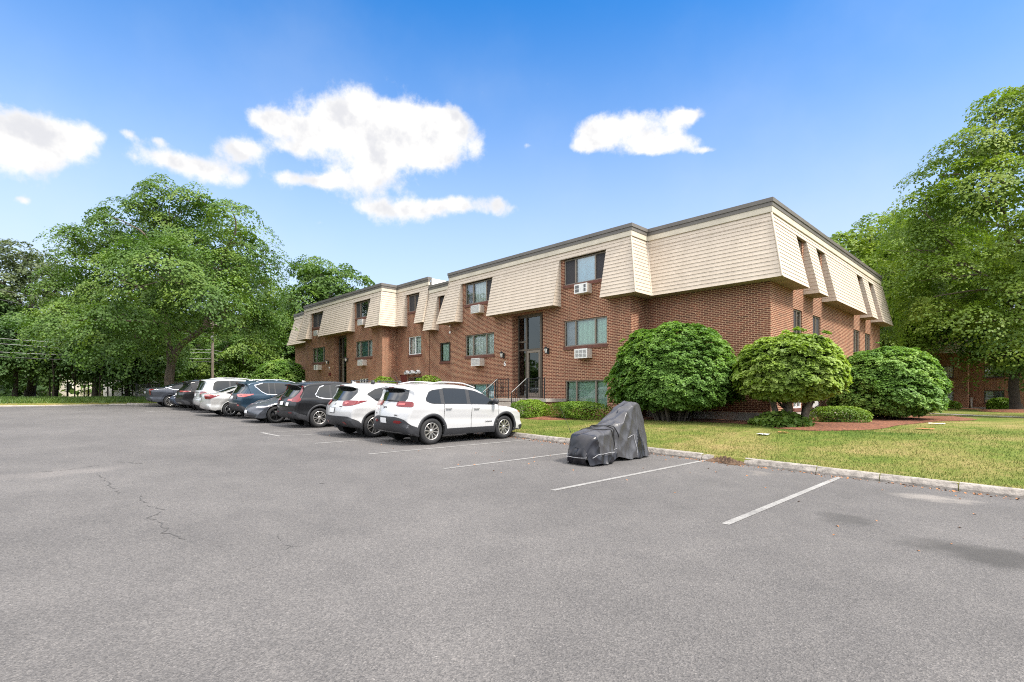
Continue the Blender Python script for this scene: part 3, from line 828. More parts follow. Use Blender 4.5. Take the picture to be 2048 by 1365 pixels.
def railing(label, x0, x1, y, zb, yl, xr):
    """iron panel along the landing edge and a sloping handrail beside the steps"""
    o = (x0, y, zb); mb = MB(o); r = .012; h = .92
    for x in (x0, x1): mb.box(x - .018, x + .018, y - .018, y + .018, zb, zb + h)
    for zz in (.07, .5, h - .02): mb.box(x0 + .018, x1 - .018, y - .011, y + .011, zb + zz, zb + zz + .022)
    n = 8
    for k in range(1, n):
        x = x0 + (x1 - x0) * k / n; mb.box(x - .007, x + .007, y - .007, y + .007, zb + .092, zb + h - .02)
    for zz in (.2, .34, .64, .77): mb.box(x0 + .018, x1 - .018, y - .006, y + .006, zb + zz, zb + zz + .010)
    cx = (x0 + x1) / 2                      # cast ornament in the middle
    for k in range(10):
        a = k / 9; zz = zb + .22 + a * .5
        w = .05 + .05 * abs(math.sin(a * 9)); mb.tube([(cx - w, y, zz), (cx - w * .3, y - .004, zz + .04), (cx + w * .3, y - .004, zz + .015), (cx + w, y, zz + .045)], .012, 5)
    ob = mb.build('iron_railing', M['iron'])
    tag(ob, label, 'railing', 'iron railings on the stoop')
    mb = MB(o)
    mb.tube([(xr, y - .02, zb + .93), (xr, yl, zb + .28)], .016, 6)
    mb.build('handrail', M['steel'], ob)
    mb = MB(o)
    mb.box(xr - .016, xr + .016, yl - .016, yl + .016, zb - .75, zb + .28); mb.box(xr - .016, xr + .016, y - .056, y - .024, zb, zb + .93)
    for k in range(1, 7):
        t = k / 7; yy = y - .04 + (yl - y) * t; mb.box(xr - .007, xr + .007, yy - .007, yy + .007, zb - .62 * t, zb + .91 - .65 * t)
    mb.tube([(xr, y - .04, zb + .12), (xr, yl, zb - .55)], .011, 5)
    for k in range(5):
        t = k / 4 * math.pi * 2; mb.tube([(xr, y - .55 + .13 * math.cos(t), zb + .28 + .17 * math.sin(t)), (xr, y - .55 + .05 * math.cos(t + 2), zb + .28 + .07 * math.sin(t + 2)), (xr, y - .55 + .15 * math.cos(t + 3), zb + .28 + .18 * math.sin(t + 3))], .010, 4)
    mb.build('baluster_panel', M['iron'], ob)
railing('black iron railing with pale handrail left of the stoop steps', -18.35, -17.45, 16.72, 1.44, 15.75, -18.2)
railing('black iron railing with pale handrail right of the stoop steps', -16.2, -15.18, 16.72, 1.44, 15.75, -16.25)

# ======== the further building (number 7), half a storey higher up the slope
DZ = .57
org = (-38., 18., 1.21875)
far = empty('apartment_building', org)
tag(far, 'further brick apartment building past the near one, its lower wall behind the row of cars', 'apartment building', 'brick apartment buildings along the lot')
plan = [(-49.2, 36.7), (-49.2, YE), (-43.9, YE), (-43.9, YM), (-31.19, YM), (-31.19, YE), (-27.38, YE)]
wf = [(-42.42, -40.05, 7.13, 8.45), (-34.89, -32.5, 7.13, 8.45), (-42.42, -40.05, 4.21, 5.45), (-34.92, -32.5, 4.27, 5.45), (-42.5, -40.05, 1.5, 2.70), (-34.36, -33.1, 1.9, 2.75)]
mb = MB(org)
wall(mb, S(YM), -43.9, -31.19, .5, 8.87, wf + [(-38.45, -36.36, 1.6, 6.17, .5)])
wc = [(-29.80, -28.30, 4.265, 5.48), (-29.8, -28.35, 7.15, 8.45), (-30.9, -29.98, .9, 2.97), (-29.86, -28.2, 1.7, 2.78)]
wall(mb, S(YE), -31.19, -27.38, .5, 8.87, wc)
wall(mb, S(YE), -49.2, -43.9, .5, 8.87)
wall(mb, Wallmap('E', -31.19), YM, YE, .5, 8.87); wall(mb, Wallmap('E', -43.9), YM, YE, .5, 8.87); wall(mb, Wallmap('E', -49.2), YE, 36.7, .5, 8.87); wall(mb, S(36.7), -49.2, -27.38, .5, 8.87); wall(mb, Wallmap('E', -27.38), YE, 36.7, .5, 8.3)
mb.build('brick_wall', M['brick'], far)
mb = MB(org); mb.face([(-49.2, YE, 8.86), (-27.4, YE, 8.86), (-27.4, 36.6, 8.86), (-49.2, 36.6, 8.86)]); mb.face([(-43.9, YM, 8.861), (-31.19, YM, 8.861), (-31.19, YE, 8.861), (-43.9, YE, 8.861)])
mb.build('roof', M['roof'], far)
mb = MB(org); mb.box(-27.46, -27.26, YE + .15, 36.5, 8.31, 9.06); mb.build('parapet', M['white_wall'], far)
mansard(far, org, plan, 0, DZ, [])
mansard(far, org, plan, 1, DZ, [])
mansard(far, org, plan, 2, DZ, [])
mansard(far, org, plan, 3, DZ, [(43.9 - 42.52, 43.9 - 40.09), (43.9 - 35.07, 43.9 - 32.56)])
mansard(far, org, plan, 4, DZ, [])
mansard(far, org, plan, 5, DZ, [(31.19 - 29.96, 31.19 - 28.32)], cut1=31.19 - 27.38)
band(far, org, plan, 'fascia', M['fascia'], ZF + DZ, 8.27 + DZ, .075)
band(far, org, plan, 'roof_edge', M['cap'], 8.27 + DZ, 8.405 + DZ, .095)
band(far, org, plan, 'roof_edge', M['cap'], 8.408 + DZ, ZT + DZ + .03, .125, .2)
corner_trim(far, org, plan, (3, 4, 5), DZ)
window(far, org, wm, -42.42, -40.05, 7.13, 8.27, fr=(.4,), cur=('screen', 'screen'), glass='glass')
window(far, org, wm, -34.89, -32.5, 7.13, 8.27, cur=('screen', 'inside', 'screen'), glass='glass')
window(far, org, wm, -42.42, -40.05, 4.21, 5.45, fr=(.3, .85), cur=('cur_w', 'cur_t', 'cur_w'), glass='glass_g')
window(far, org, wm, -34.92, -32.5, 4.27, 5.45, cur=('cur_w', 'cur_t', 'cur_w'))
window(far, org, wm, -42.5, -40.05, 1.5, 2.70, cur=('screen', 'cur_w', 'screen'))
window(far, org, wm, -34.36, -33.1, 1.9, 2.75, fr=(.33, .66), cur=('cur_l', 'cur_l', 'screen'), frame='white', sill=False)
window(far, org, ws, -29.80, -28.30, 4.265, 5.48, fr=(.5,), cur=('cur_w', 'cur_w'), frame='white')
window(far, org, ws, -29.8, -28.35, 7.15, 8.27, fr=(.5,), cur=('screen', 'screen'))
window(far, org, ws, -29.86, -28.2, 1.7, 2.78, fr=(), cur=('inside',), sill=False)
mb = MB(org); ws.box(mb, -30.88, -30.0, -.10, -.05, .9, 2.95); dd = mb.build('door', M['reddoor'], far)
mb = MB(org); ws.box(mb, -30.14, -30.08, -.05, -.01, 1.85, 1.98); mb.build('handle', M['iron'], dd)
mb = MB(org)
for x in (-29.75, -29.15, -28.45): mb.lathe([(.0, .30), (.13, .29), (.15, .22), (.15, .1), (.12, 0)], (x, YE - .30, 3.07), 'y', 16)
mb.tube([(-30.1, YE - .12, 3.05), (-28.3, YE - .12, 3.05)], .07, 10); mb.build('gas_meters', M['white'], far)
aircon(far, org, wm, -41.4, 6.38, style=1); aircon(far, org, wm, -33.95, 6.52, style=1)
aircon(far, org, wm, -41.35, 3.60, style=3); aircon(far, org, wm, -33.95, 3.66, style=1)
lantern(far, org, wm, -39.4, 4.16); lantern(far, org, wm, -36.12, 4.2)
text(far, '7', (-39.3 - org[0], YM - .012 - org[1], 3.62 - org[2]), .42, M['num'], (R(90), 0, 0), 'house_number')
mb = MB(org); mb.box(-39.2, -39.0, YM - .12, YM - .002, 3.1, 3.3); mb.build('intercom_box', M['maroon'], far)
entry(far, org, wm, -38.45, -36.36, 1.6, 6.17, 4.35)

# ======== a third brick block across the lawn, mostly behind the maples
org = (0., 66., .34625)
back = empty('apartment_building', org)
tag(back, 'distant brick apartment block across the lawn behind the right hand maples', 'apartment building', 'brick apartment buildings along the lot')
w1 = [(-7.9, -6.05, .85, 1.98), (-12.2, -10.3, .85, 1.98)]
w2 = [(-7.9, -6.05, 3.2, 4.4), (-12.2, -10.3, 3.2, 4.4)]
v1 = [(-3.92, -2.5, .8, 1.98), (1.4, 3.2, .8, 1.98)]; v2 = [(-3.92, -2.5, 3.2, 4.4), (1.4, 3.2, 3.2, 4.4)]
mb = MB(org)
wall(mb, S(66.), -18, -5.0, .36, 8.3, w1 + w2); wall(mb, S(67.2), -5.0, 14, .36, 8.3, v1 + v2)
wall(mb, Wallmap('E', -5.0), 66., 67.2, .36, 8.3)
wall(mb, Wallmap('E', 14), 67.2, 80, .36, 8.3); wall(mb, Wallmap('E', -18), 66, 80, .36, 8.3); wall(mb, S(80), -18, 14, .36, 8.3)
mb.build('brick_wall', M['brick'], back)
mb = MB(org); mb.box(-18, -5.0, 65.98, 66.3, -.3, .36); mb.box(-4.99, 14, 67.18, 67.5, -.3, .36); mb.build('foundation', M['concrete'], back)
mb = MB(org); mb.face([(-18, 66, 8.3), (14, 67.2, 8.3), (14, 80, 8.3), (-18, 80, 8.3)]); mb.build('roof', M['roof'], back)
plan = [(-18, 80), (-18, 66), (-5, 66), (-5, 67.2), (14, 67.2), (14, 80)]
for e in range(5): mansard(back, org, plan, e, 0, [])
band(back, org, plan, 'fascia', M['fascia'], ZF, 8.27, .075); band(back, org, plan, 'roof_edge', M['cap'], 8.27, ZT, .11)
for i, (a, b, c, d) in enumerate(w1 + w2): window(back, org, S(66.), a, b, c, d, fr=(.48,), cur=('white', 'cur_w'), frame='dark')
for i, (a, b, c, d) in enumerate(v1 + v2): window(back, org, S(67.2), a, b, c, d, fr=(.5,), cur=('white', 'cur_l'), frame='dark')
mb = MB(org); mb.tube([(-4.85, 66.9, .2), (-4.85, 66.9, 1.3)], .12, 8); mb.build('vent_pipe', M['concrete'], back)
# ---------------------------------------------------------------- vegetation
def unit(a): return a / np.maximum(np.linalg.norm(a, axis=1, keepdims=True), 1e-6)
def leaf_quads(rg, C, N, size, asp=.8, bend=.25):
    """kite shaped leaves at C with normals N"""
    n = len(C)
    rv = rg.normal(size=(n, 3)); T = unit(np.cross(N, rv)); B = np.cross(N, T)
    s = (size * rg.uniform(.7, 1.25, n))[:, None]
    V = np.empty((n, 4, 3))
    V[:, 0] = C - T * s * .5
    V[:, 1] = C + B * s * .5 * asp + N * s * bend * .3
    V[:, 2] = C + T * s * .5 - N * s * bend
    V[:, 3] = C - B * s * .5 * asp + N * s * bend * .3
    return V
def sprays(rg, centers, normals, rad, per, flat=.30, droop=.45, lsize=.17, jit=.55):
    """leaf sprays: flattened, drooping plates of foliage"""
    k = len(centers)
    rad = rad * rg.uniform(.6, 1.3, k)
    c = np.repeat(np.arange(k), per)
    n = len(c)
    N0 = normals[c]
    rv = np.array([[.3, .9, .2]]).repeat(n, 0); T = unit(np.cross(N0, rv)); B = np.cross(N0, T)
    a = rg.uniform(0, 2 * np.pi, n); r = np.sqrt(rg.uniform(0, 1, n)) * rad[c]
    h = rg.normal(0, flat, n) * rad[c] * .5
    P = centers[c] + T * (np.cos(a) * r)[:, None] + B * (np.sin(a) * r)[:, None] + N0 * h[:, None]
    P[:, 2] -= droop * r * r / np.maximum(rad[c], .1)
    N = unit(N0 + rg.normal(0, jit, (n, 3)) + (P - centers[c]) * .35)
    return leaf_quads(rg, P, N, lsize)
def limb(mb, rg, a, b, r0, r1, wob=.06, n=6, seg=7):
    a, b = np.array(a, float), np.array(b, float); L = np.linalg.norm(b - a)
    pts = []
    off1 = rg.normal(0, wob * L, 3); off1[2] = abs(off1[2]) * .6
    for k in range(seg + 1):
        t = k / seg; p = a + (b - a) * t + off1 * math.sin(math.pi * t) + (rg.normal(0, wob * L * .12, 3) if 0 < k < seg else 0)
        pts.append(tuple(p))
    mb.tube(pts, [r0 + (r1 - r0) * (k / seg) ** .8 for k in range(seg + 1)], n)
    return pts
def make_tree(name, seed, lobes, trunk, leafm, barkm, lsize=.17, per=42, srad=.62, dens=1., inner=.25, droop=.45, twigs=1., flare=1.35, jit=.22, flat=.16):
    """lobes: (x, y, z, r, rz) crown masses; trunk: list of limbs [(p0, p1, r0, r1), ...]; returns the thing"""
    rg = np.random.default_rng(seed)
    root = empty(name)
    mb = MB()
    allb = []
    for i, (a, b, r0, r1) in enumerate(trunk):
        allb += limb(mb, rg, a, b, r0, r1, .03 if i == 0 else .07, 10 if r0 > .15 else 7)
    if flare:
        a, b, r0, r1 = trunk[0]
        mb.lathe([(r0 * flare * 1.25, -.25), (r0 * flare, .0), (r0 * 1.1, .35), (r0 * 1.0, .8)], (a[0], a[1], a[2]), 'z', 12)
    bp = np.array(allb); Cs, Ns = [], []
    for (x, y, z, r, rz) in lobes:
        c = np.array((x, y, z))
        k = max(4, int(dens * 3.4 * r * (r + rz) / (srad * srad)))
        dirs = unit(rg.normal(size=(k, 3))); dirs[:, 2] = np.where(rg.uniform(size=k) < .35, np.abs(dirs[:, 2]), dirs[:, 2])
        rr = np.where(rg.uniform(size=k) < inner, rg.uniform(.35, .8, k), rg.uniform(.82, 1.06, k))
        P = c + dirs * np.array((r, r, rz)) * rr[:, None]
        Cs.append(P); Ns.append(unit(dirs * .65 + np.array((0, 0, .75)) + rg.normal(0, .18, (k, 3))))
        # a branch reaches into every mass of foliage, twigs into some of its sprays
        j = np.argmin(np.linalg.norm(bp - c, axis=1) + np.maximum(0, bp[:, 2] - c[2]) * 2)
        L = limb(mb, rg, bp[j], c, min(.11, .035 + .02 * r), .03, .08, 6)
        for q in rg.choice(k, max(1, int(k * .14 * twigs)), replace=False):
            s = L[rg.integers(3, len(L))]
            limb(mb, rg, s, P[q], .026, .008, .07, 4, 4)
    C, N = np.concatenate(Cs), np.concatenate(Ns)
    t = mb.build('trunk', barkm, root, uv=False)
    V = sprays(rg, C, N, srad, per, flat=flat, lsize=lsize, droop=droop, jit=jit)
    quads('crown', V, leafm, root)
    return root
def place(o, x, y, z=None, rz=0., s=1., label=None, cat='tree', group=None, sz=None):
    o.location = (x, y, (zg(x, y) if z is None else z)); o.rotation_euler = (0, 0, rz); o.scale = (s, s, sz or s)
    return tag(o, label, cat, group)
def at(u, d):
    t_ = (u - 1024) / 1030.; return ((-.7175 + .6966 * t_) * d, (.6966 + .7175 * t_) * d)

# --- the big maple at the end of the car row
px = 35.6 / 1030.
bx, by = at(342, 35.6); bz = zg(bx, by)
L = []
rr_ = random.Random(11)
def PL(u, v, dep):
    d_ = 35.6 + dep; return ((u - 1024) / 1030. * d_ - (342 - 1024) * px, dep, EYE + (788 - v) / 1030. * d_ - bz)
for (u, v, r) in ((338, 418, 62), (262, 440, 62), (425, 445, 66), (205, 492, 66), (490, 485, 64), (300, 520, 80), (395, 525, 85), (160, 585, 70), (508, 585, 58), (235, 620, 78), (345, 600, 60), (470, 625, 58), (132, 640, 52), (185, 690, 55), (508, 660, 40), (270, 675, 46), (95, 668, 38), (420, 560, 80), (345, 480, 70), (525, 640, 40), (240, 560, 70), (462, 420, 36), (330, 372, 30), (215, 432, 30), (150, 512, 40), (545, 530, 30), (135, 470, 26), (285, 400, 30), (395, 395, 34)):
    dep = rr_.uniform(-.45, .45) * 7. if r > 50 else rr_.uniform(-2.5, 2.5)
    L.append(PL(u, v, dep) + (r * px, r * px * .8))
for (u, v, r, dep) in ((330, 560, 90, -5.2), (420, 590, 62, -5.), (250, 640, 75, -4.8), (340, 520, 90, 5.), (240, 600, 90, 5), (450, 560, 90, 5.), (330, 660, 70, 4.5)):
    L.append(PL(u, v, dep) + (r * px, r * px * .75))
P3 = lambda u, v, dep=0: PL(u, v, dep)
tr = [((0, 0, 0), P3(341, 738), .33, .29), (P3(340, 740), P3(330, 640, .3), .24, .18), (P3(342, 738), P3(405, 660, -.6), .23, .18), (P3(405, 660, -.6), P3(428, 560, -.8), .20, .10), (P3(330, 640, .3), P3(352, 480, .4), .19, .08),
      (P3(330, 650, .3), P3(245, 560, 1.2), .15, .07), (P3(405, 655, -.6), P3(490, 590, 1.), .12, .05), (P3(333, 610, .3), P3(290, 470, -2), .12, .05), (P3(428, 570, -.8), P3(470, 470, -2), .09, .04), (P3(330, 645, .3), P3(160, 640, -1.5), .12, .05), (P3(345, 520, .4), P3(420, 430, 2), .08, .03)]
maple = make_tree('maple_tree', 5, L, tr, M['leaf'], M['bark'], lsize=.148, per=190, srad=1.08, dens=.78, inner=.08, jit=.17, droop=.6, flat=.12)
place(maple, bx, by, bz, YAW, 1, 'big spreading maple with forked trunk at the far end of the parked cars', 'tree')

# --- stock trees, each built once; neighbours are copies turned and scaled
def dome_lobes(seed, R_, z0, z1, n, lr):
    r = random.Random(seed); out = []
    for k in range(n):
        a = k * 2.399; h = (k + .5) / n; zz = z0 + (z1 - z0) * h
        rad = R_ * math.sqrt(max(.02, 1 - (max(0, (h - .25)) / .80) ** 2)) * (.55 + .45 * min(1, h * 3)) * r.uniform(.5, .85)
        out.append((rad * math.cos(a), rad * math.sin(a), zz, lr * r.uniform(.75, 1.2), lr * r.uniform(.6, .95)))
    return out
def stock(name, seed, R_, H, zlow, n, lr, leafm, barkm, **kw):
    L = dome_lobes(seed, R_, zlow, H - lr * .75, n, lr)
    tr = [((0, 0, 0), (.1, 0, zlow + .6), .026 * H, .020 * H)]
    r = random.Random(seed)
    for k in range(6):
        a = k * 1.05 + r.uniform(-.2, .2); tr.append(((.1, 0, zlow * .75 + .2 * k), (R_ * .5 * math.cos(a), R_ * .5 * math.sin(a), zlow + (H - zlow) * r.uniform(.4, .7)), .012 * H, .004 * H))
    tr.append(((.1, 0, zlow), (.0, .2, H * .8), .018 * H, .005 * H))
    return make_tree(name, seed, L, tr, leafm, barkm, **kw)
tallA = stock('deciduous_tree', 21, 5.4, 17., 4.5, 26, 2.3, M['leaf'], M['bark_d'], lsize=.25, per=75, srad=1.15, dens=.85, inner=.10)
broadB = stock('deciduous_tree', 22, 6.2, 13., 3.4, 26, 2.4, M['leaf_d'], M['bark_d'], lsize=.26, per=75, srad=1.2, dens=.85, inner=.10)
lowC = stock('understorey_tree', 23, 3.6, 7.8, 2.7, 18, 1.6, M['leaf_d'], M['bark_d'], lsize=.22, per=60, srad=.95, dens=.85, inner=.12, droop=.75)
greyD = stock('deciduous_tree', 24, 6., 18., 6., 24, 2.4, M['leaf_g'], M['bark_d'], lsize=.28, per=36, srad=.95, dens=.65, inner=.1)

place(tallA, *at(655, 59), rz=.6, s=1.0, label='dense round maple rising behind the far end of the further building', group='trees beyond the lot')
tallA.location.z = .6
used = {}
def tree_copy(src, u, d, rz, s, label, group, sz=None, leafm=None):
    o = copy_tree(src); x, y = at(u, d)
    place(o, x, y, None, rz, s, label, 'tree', group, sz); o.location.z -= .1
    if leafm:
        for c in o.children:
            if c.name.startswith('crown'):
                me = c.data
                key = (me.name, leafm)
                if key not in used:
                    m2 = me.copy(); m2.materials[0] = M[leafm]; used[key] = m2
                c.data = used[key]
    return o
G1 = 'trees beyond the lot'
place(greyD, *at(60, 62), rz=1., s=1.04, label='grey green tree, tallest on the far left edge behind the big maple', group=G1)
tree_copy(tallA, 565, 74, 2., .93, 'yellow green tree peeping out between the big maple and the dense round maple', G1, leafm='leaf_y')
place(broadB, *at(470, 66), rz=.3, s=.95, label='dark broad tree behind the utility pole', group=G1)
tree_copy(broadB, 190, 60, 2.4, .95, 'dark broad tree behind the left half of the big maple', G1)
tree_copy(broadB, -60, 56, 4.1, 1.0, 'dark broad tree cut by the left edge of the picture', G1)
tree_copy(broadB, 330, 68, 5.0, 1.0, 'dark broad tree straight behind the trunk of the big maple', G1)
tree_copy(lowC, 395, 55, 1.7, .95, 'low leafy tree between the big maple trunk and the utility pole', G1, leafm='leaf')
tree_copy(lowC, 560, 56, 3.2, 1.05, 'low leafy tree left of the clipped hedge by the further building', G1, leafm='leaf')
tree_copy(lowC, 480, 53, .5, .9, 'low leafy tree just right of the utility pole', G1, leafm='leaf')
place(lowC, *at(30, 44), rz=.2, s=.95, label='low roadside tree with drooping branches, first from the left edge', group='low trees along the far kerb')
for i, (u, d, rz, s) in enumerate(((-70, 43, 5.5, 1.), (110, 46, 1.3, 1.0), (190, 44.5, 2.2, .92), (255, 47, 3.4, .98), (300, 46, 4.4, .85))):
    tree_copy(lowC, u, d, rz, s, ['low roadside tree half out of the picture at the left edge', 'low roadside tree with drooping branches, second from the left edge', 'low roadside tree under the left limb of the big maple',
                                  'low roadside tree left of the big maple trunk', 'low roadside tree right beside the rear of the last sedan'][i], 'low trees along the far kerb')

# thin saplings under the far trees: dark stems
rg = np.random.default_rng(9)
for i in range(11):
    u = 95 + i * 17 + rg.uniform(-6, 6); d = 45 + rg.uniform(-1.5, 3)
    x, y = at(u, d); mb = MB((x, y, zg(x, y)))
    h = rg.uniform(3, 4.5)
    z0 = zg(x, y) - .1
    mb.tube([(x, y, z0), (x + rg.uniform(-.15, .15), y, z0 + h * .5), (x + rg.uniform(-.6, .6), y + rg.uniform(-.4, .4), z0 + h)], [rg.uniform(.04, .09), .045, .02], 6)
    for k in range(2): mb.tube([(x, y, z0 + h * .45), (x + rg.uniform(-.7, .7), y + rg.uniform(-.5, .5), z0 + h * .95)], [.04, .015], 5)
    o = mb.build('sapling', M['bark_d'], uv=False)
    tag(o, 'thin dark sapling stem in the row beneath the roadside trees', 'sapling', 'sapling stems under the far trees')

# --- right hand side: two maples in front, two behind the building
bigR = make_tree('maple_tree', 31, [(x, y, z, r, rz) for (x, y, z, r, rz) in [
    (-6.6, -.6, 7.5, 2.4, 2.0), (-7.2, 1.2, 9.6, 2.0, 1.7), (-5.8, -1.5, 11.6, 2.5, 2.), (-4.2, 0, 14., 2.5, 2.1), (-2.2, -1, 16., 2.3, 2.), (0, 0, 17.4, 2.2, 1.7), (2.6, 0, 16, 2.6, 2.2), (-3.4, -3, 9., 2.7, 2.1), (-4.6, -2.4, 6.4, 2.2, 1.6),
    (-1.2, -4.4, 8.0, 2.5, 2.), (-1.6, -4, 12., 2.6, 2.2), (1.6, -4.6, 9.6, 2.8, 2.2), (1.2, -3.4, 14., 2.5, 2.1), (4.5, -3, 12.4, 2.8, 2.3), (4.6, -4, 8., 2.7, 2.1), (6.4, 0, 10.5, 2.8, 2.3), (6.6, -1, 7.2, 2.4, 2.), (-6.4, 2.4, 6., 2.0, 1.5), (-5.0, 4, 8.6, 2.6, 2.1),
    (-3, 5, 12, 2.7, 2.2), (2, 5, 10.5, 2.9, 2.3), (-6.6, -2., 5.0, 1.6, 1.1), (-2.6, -4.6, 5.4, 1.9, 1.2), (-7.6, .4, 11.6, 1.3, 1.1), (-6.4, .6, 13.6, 1.2, 1.), (-8.0, -.4, 8.2, 1.2, .9), (-4.2, -.5, 16.6, 1.1, 1.), (-5.0, -3.2, 4.4, 1.2, .7), (-5.2, -.5, 14.4, 1.7, 1.4), (-2.9, -.6, 17.2, 1.4, 1.2), (-7.4, -.2, 6.6, 1.4, 1.1)]],
    [((0, 0, 0), (.2, 0, 4.2), .40, .33), ((.2, 0, 3.4), (-2.6, -1, 10), .22, .09), ((.2, 0, 4.), (.4, .4, 12.5), .28, .10), ((.2, 0, 3.6), (3.4, -.6, 9.6), .22, .08), ((-.8, -.4, 6), (-5.4, 0, 8.4), .13, .05), ((.3, .2, 7), (-3.6, -.4, 12.6), .14, .05), ((.2, 0, 5), (-1.2, -3.6, 8.6), .14, .05)],
    M['leaf_y'], M['bark'], lsize=.142, per=185, srad=1.06, dens=.77, inner=.08, jit=.17, droop=.6, flat=.12)
place(bigR, *at(2128, 29.5), rz=YAW, s=1.045, label='tall bright maple filling the right edge, its trunk out of sight', group='maples around the lawn')
tree_copy(tallA, 2032, 43.5, 1.2, .9, 'maple with a forked trunk in a mulch ring at the right edge', 'maples around the lawn', leafm='leaf')
tree_copy(tallA, 1740, 50, 4., 1.12, 'tall maple rising behind the right end of the near building', 'maples around the lawn', leafm='leaf_y')
tree_copy(tallA, 1850, 54, 2.7, 1.28, 'tall dark maple between the near building and the bright maple', 'maples around the lawn', leafm='leaf')
tree_copy(broadB, 1830, 58, 5.2, .95, 'dark broad tree low behind the near building, right of its side wall', 'maples around the lawn')

# --- clipped shrubs
def shrub(name, seed, x, y, z0, z1, rx, ry, leafm, lsize, n, label, cat='bush', group=None, flat_top=.0, layers=0, stems=9, base_r=.5, power=2.3, lo=.0, rot=0., stemh=None, jit=.55, foot=.0):
    """sheared dome: leaves through a thick shell, stems below"""
    rg = np.random.default_rng(seed)
    root = empty(name, (x, y, z0), rot); H = z1 - z0; zl = H * lo
    cz = zl + (H - zl) * .36
    k = int(n * 1.35)
    D = unit(rg.normal(size=(k, 3)))
    # superellipsoid radius, lumpy
    A = np.abs(D) / np.array((rx, ry, 1.)); up = np.where(D[:, 2] > 0, H - cz, (cz - zl))
    A[:, 2] = np.abs(D[:, 2]) / up
    pw_ = np.where(D[:, 2] > 0, power, power + 1.4)
    rad = (A[:, 0] ** pw_ + A[:, 1] ** pw_ + A[:, 2] ** pw_) ** (-1. / pw_)
    lump = 1 + .035 * np.sin(D[:, 0] * 9 + seed) * np.sin(D[:, 1] * 8 + 1) + .03 * np.sin(D[:, 2] * 14 + D[:, 0] * 7)
    shell = 1 - np.abs(rg.normal(0, .025 if layers else .06, k)) - np.where(rg.uniform(size=k) < .22, rg.uniform(.0, .35, k), 0) + rg.normal(0, .008, k)
    P = D * (rad * lump * shell)[:, None]; P[:, 2] += cz
    keep = (P[:, 2] > zl * .9 + .02) & (rg.uniform(size=k) < .95)
    P, D = P[keep][:n], D[keep][:n]
    N = unit(D * .6 + np.array((0, 0, .85)) + rg.normal(0, jit, P.shape))
    if layers:                      # fronds: flat drooping plates all over the dome
        m_ = len(P) // 30; N0 = unit(D[:m_] * .55 + np.array((0, 0, .85)) + rg.normal(0, .14, (m_, 3)))
        P[:m_] *= np.where(rg.uniform(size=m_) < .007, rg.uniform(1.03, 1.09, m_), .985)[:, None]      # a few stray shoots
        V = sprays(rg, P[:m_], N0, layers, 40, flat=.18, droop=.5, lsize=lsize, jit=.18)
        q_ = len(P) // 3; V = np.concatenate([V, leaf_quads(rg, P[m_:m_ + q_] * rg.uniform(.72, .97, q_)[:, None], N[m_:m_ + q_], lsize * 1.5, .7, .2)])
        V[:, :, 2] = np.maximum(V[:, :, 2], .02)
    else: V = leaf_quads(rg, P, N, lsize, .62, .2)
    quads('foliage', V, leafm, root)
    if stems:
        mb = MB()
        for i in range(stems):
            a = 2 * math.pi * i / stems + rg.uniform(-.3, .3); b0 = base_r * rg.uniform(.2, 1.)
            p = (b0 * math.cos(a) * .5, b0 * math.sin(a) * .5, -.1); q = (rx * .62 * math.cos(a) * rg.uniform(.5, 1), ry * .62 * math.sin(a) * rg.uniform(.5, 1), H * .55)
            m_ = (p[0] * 1.6 + rg.uniform(-.1, .1), p[1] * 1.6 + rg.uniform(-.1, .1), H * .22)
            mb.tube([p, m_, ((m_[0] + q[0]) / 2 + rg.uniform(-.1, .1), (m_[1] + q[1]) / 2, H * .4), q], [.05 if not stemh else stemh, .04 if not stemh else stemh * .85, .03, .012], 6)
            for w_ in range(3):
                t_ = rg.uniform(.2, .9); e = (q[0] * 1.1 * rg.uniform(.7, 1.2), q[1] * 1.1 * rg.uniform(.7, 1.2), H * rg.uniform(.25, .5))
                mb.tube([(m_[0], m_[1], m_[2] * rg.uniform(.7, 1.)), e], [.022, .008], 4)
        mb.build('stem', M['stem'], root, uv=False)
    return tag(root, label, cat, group)
GB, GY = 'big clipped shrubs at the building corner', 'low clipped yews'
shrub('burning_bush', 41, -9.45, 17.35,   .62, 4.27, 2.30, 1.80, M['leaf_b'], .075, 95000, 'largest clipped dome bush, in front of the blank end wall of the near building', group=GB, layers=.135, lo=.17, stems=26, base_r=1.5, power=2.15, jit=.42)
shrub('rhododendron', 42, -5.62, 17.75, .56, 3.56, 1.50, 1.42, M['leaf_r'], .125, 52000, 'light green rhododendron on bare twisted trunks at the building corner', group=GB, lo=.41, layers=.14, stems=6, base_r=1.0, stemh=.11, power=2.5, jit=.7)
shrub('burning_bush', 43, -4.40, 25.3, .60, 3.55, 1.88, 1.95, M['leaf_b'], .08, 70000, 'dark green clipped dome bush beside the side wall, furthest right of the big three', group=GB, layers=.135, lo=.12, stems=24, base_r=1.1, power=2.3, jit=.42)
shrub('yew_bush', 44, -4.95, 20.5, .58, 1.22, .98, .80, M['leaf_yew'], .06, 9000, 'low flat yew in the mulch between the two right hand shrubs', group=GY, lo=.10, stems=8, base_r=.8, power=2.8)
shrub('yew_bush', 45, -13.25, 16.6, .66, 1.33, 1.55, .75, M['leaf_yew'], .06, 15000, 'long low yew under the blinds of the ground floor window', group=GY, stems=0, power=3.)
shrub('yew_bush', 46, -15.35, 15.95, .64, 1.40, .85, .75, M['leaf_yew'], .06, 9000, 'round low yew at the right end of the stoop', group=GY, stems=0, power=2.6)
shrub('yew_bush', 47, -23.6, 16.5, .9, 2.66, 1.0, .85, M['leaf_yew'], .085, 8000, 'rounded shrub with reddish tips between the gas meters and the stoop', group=GY, stems=0)
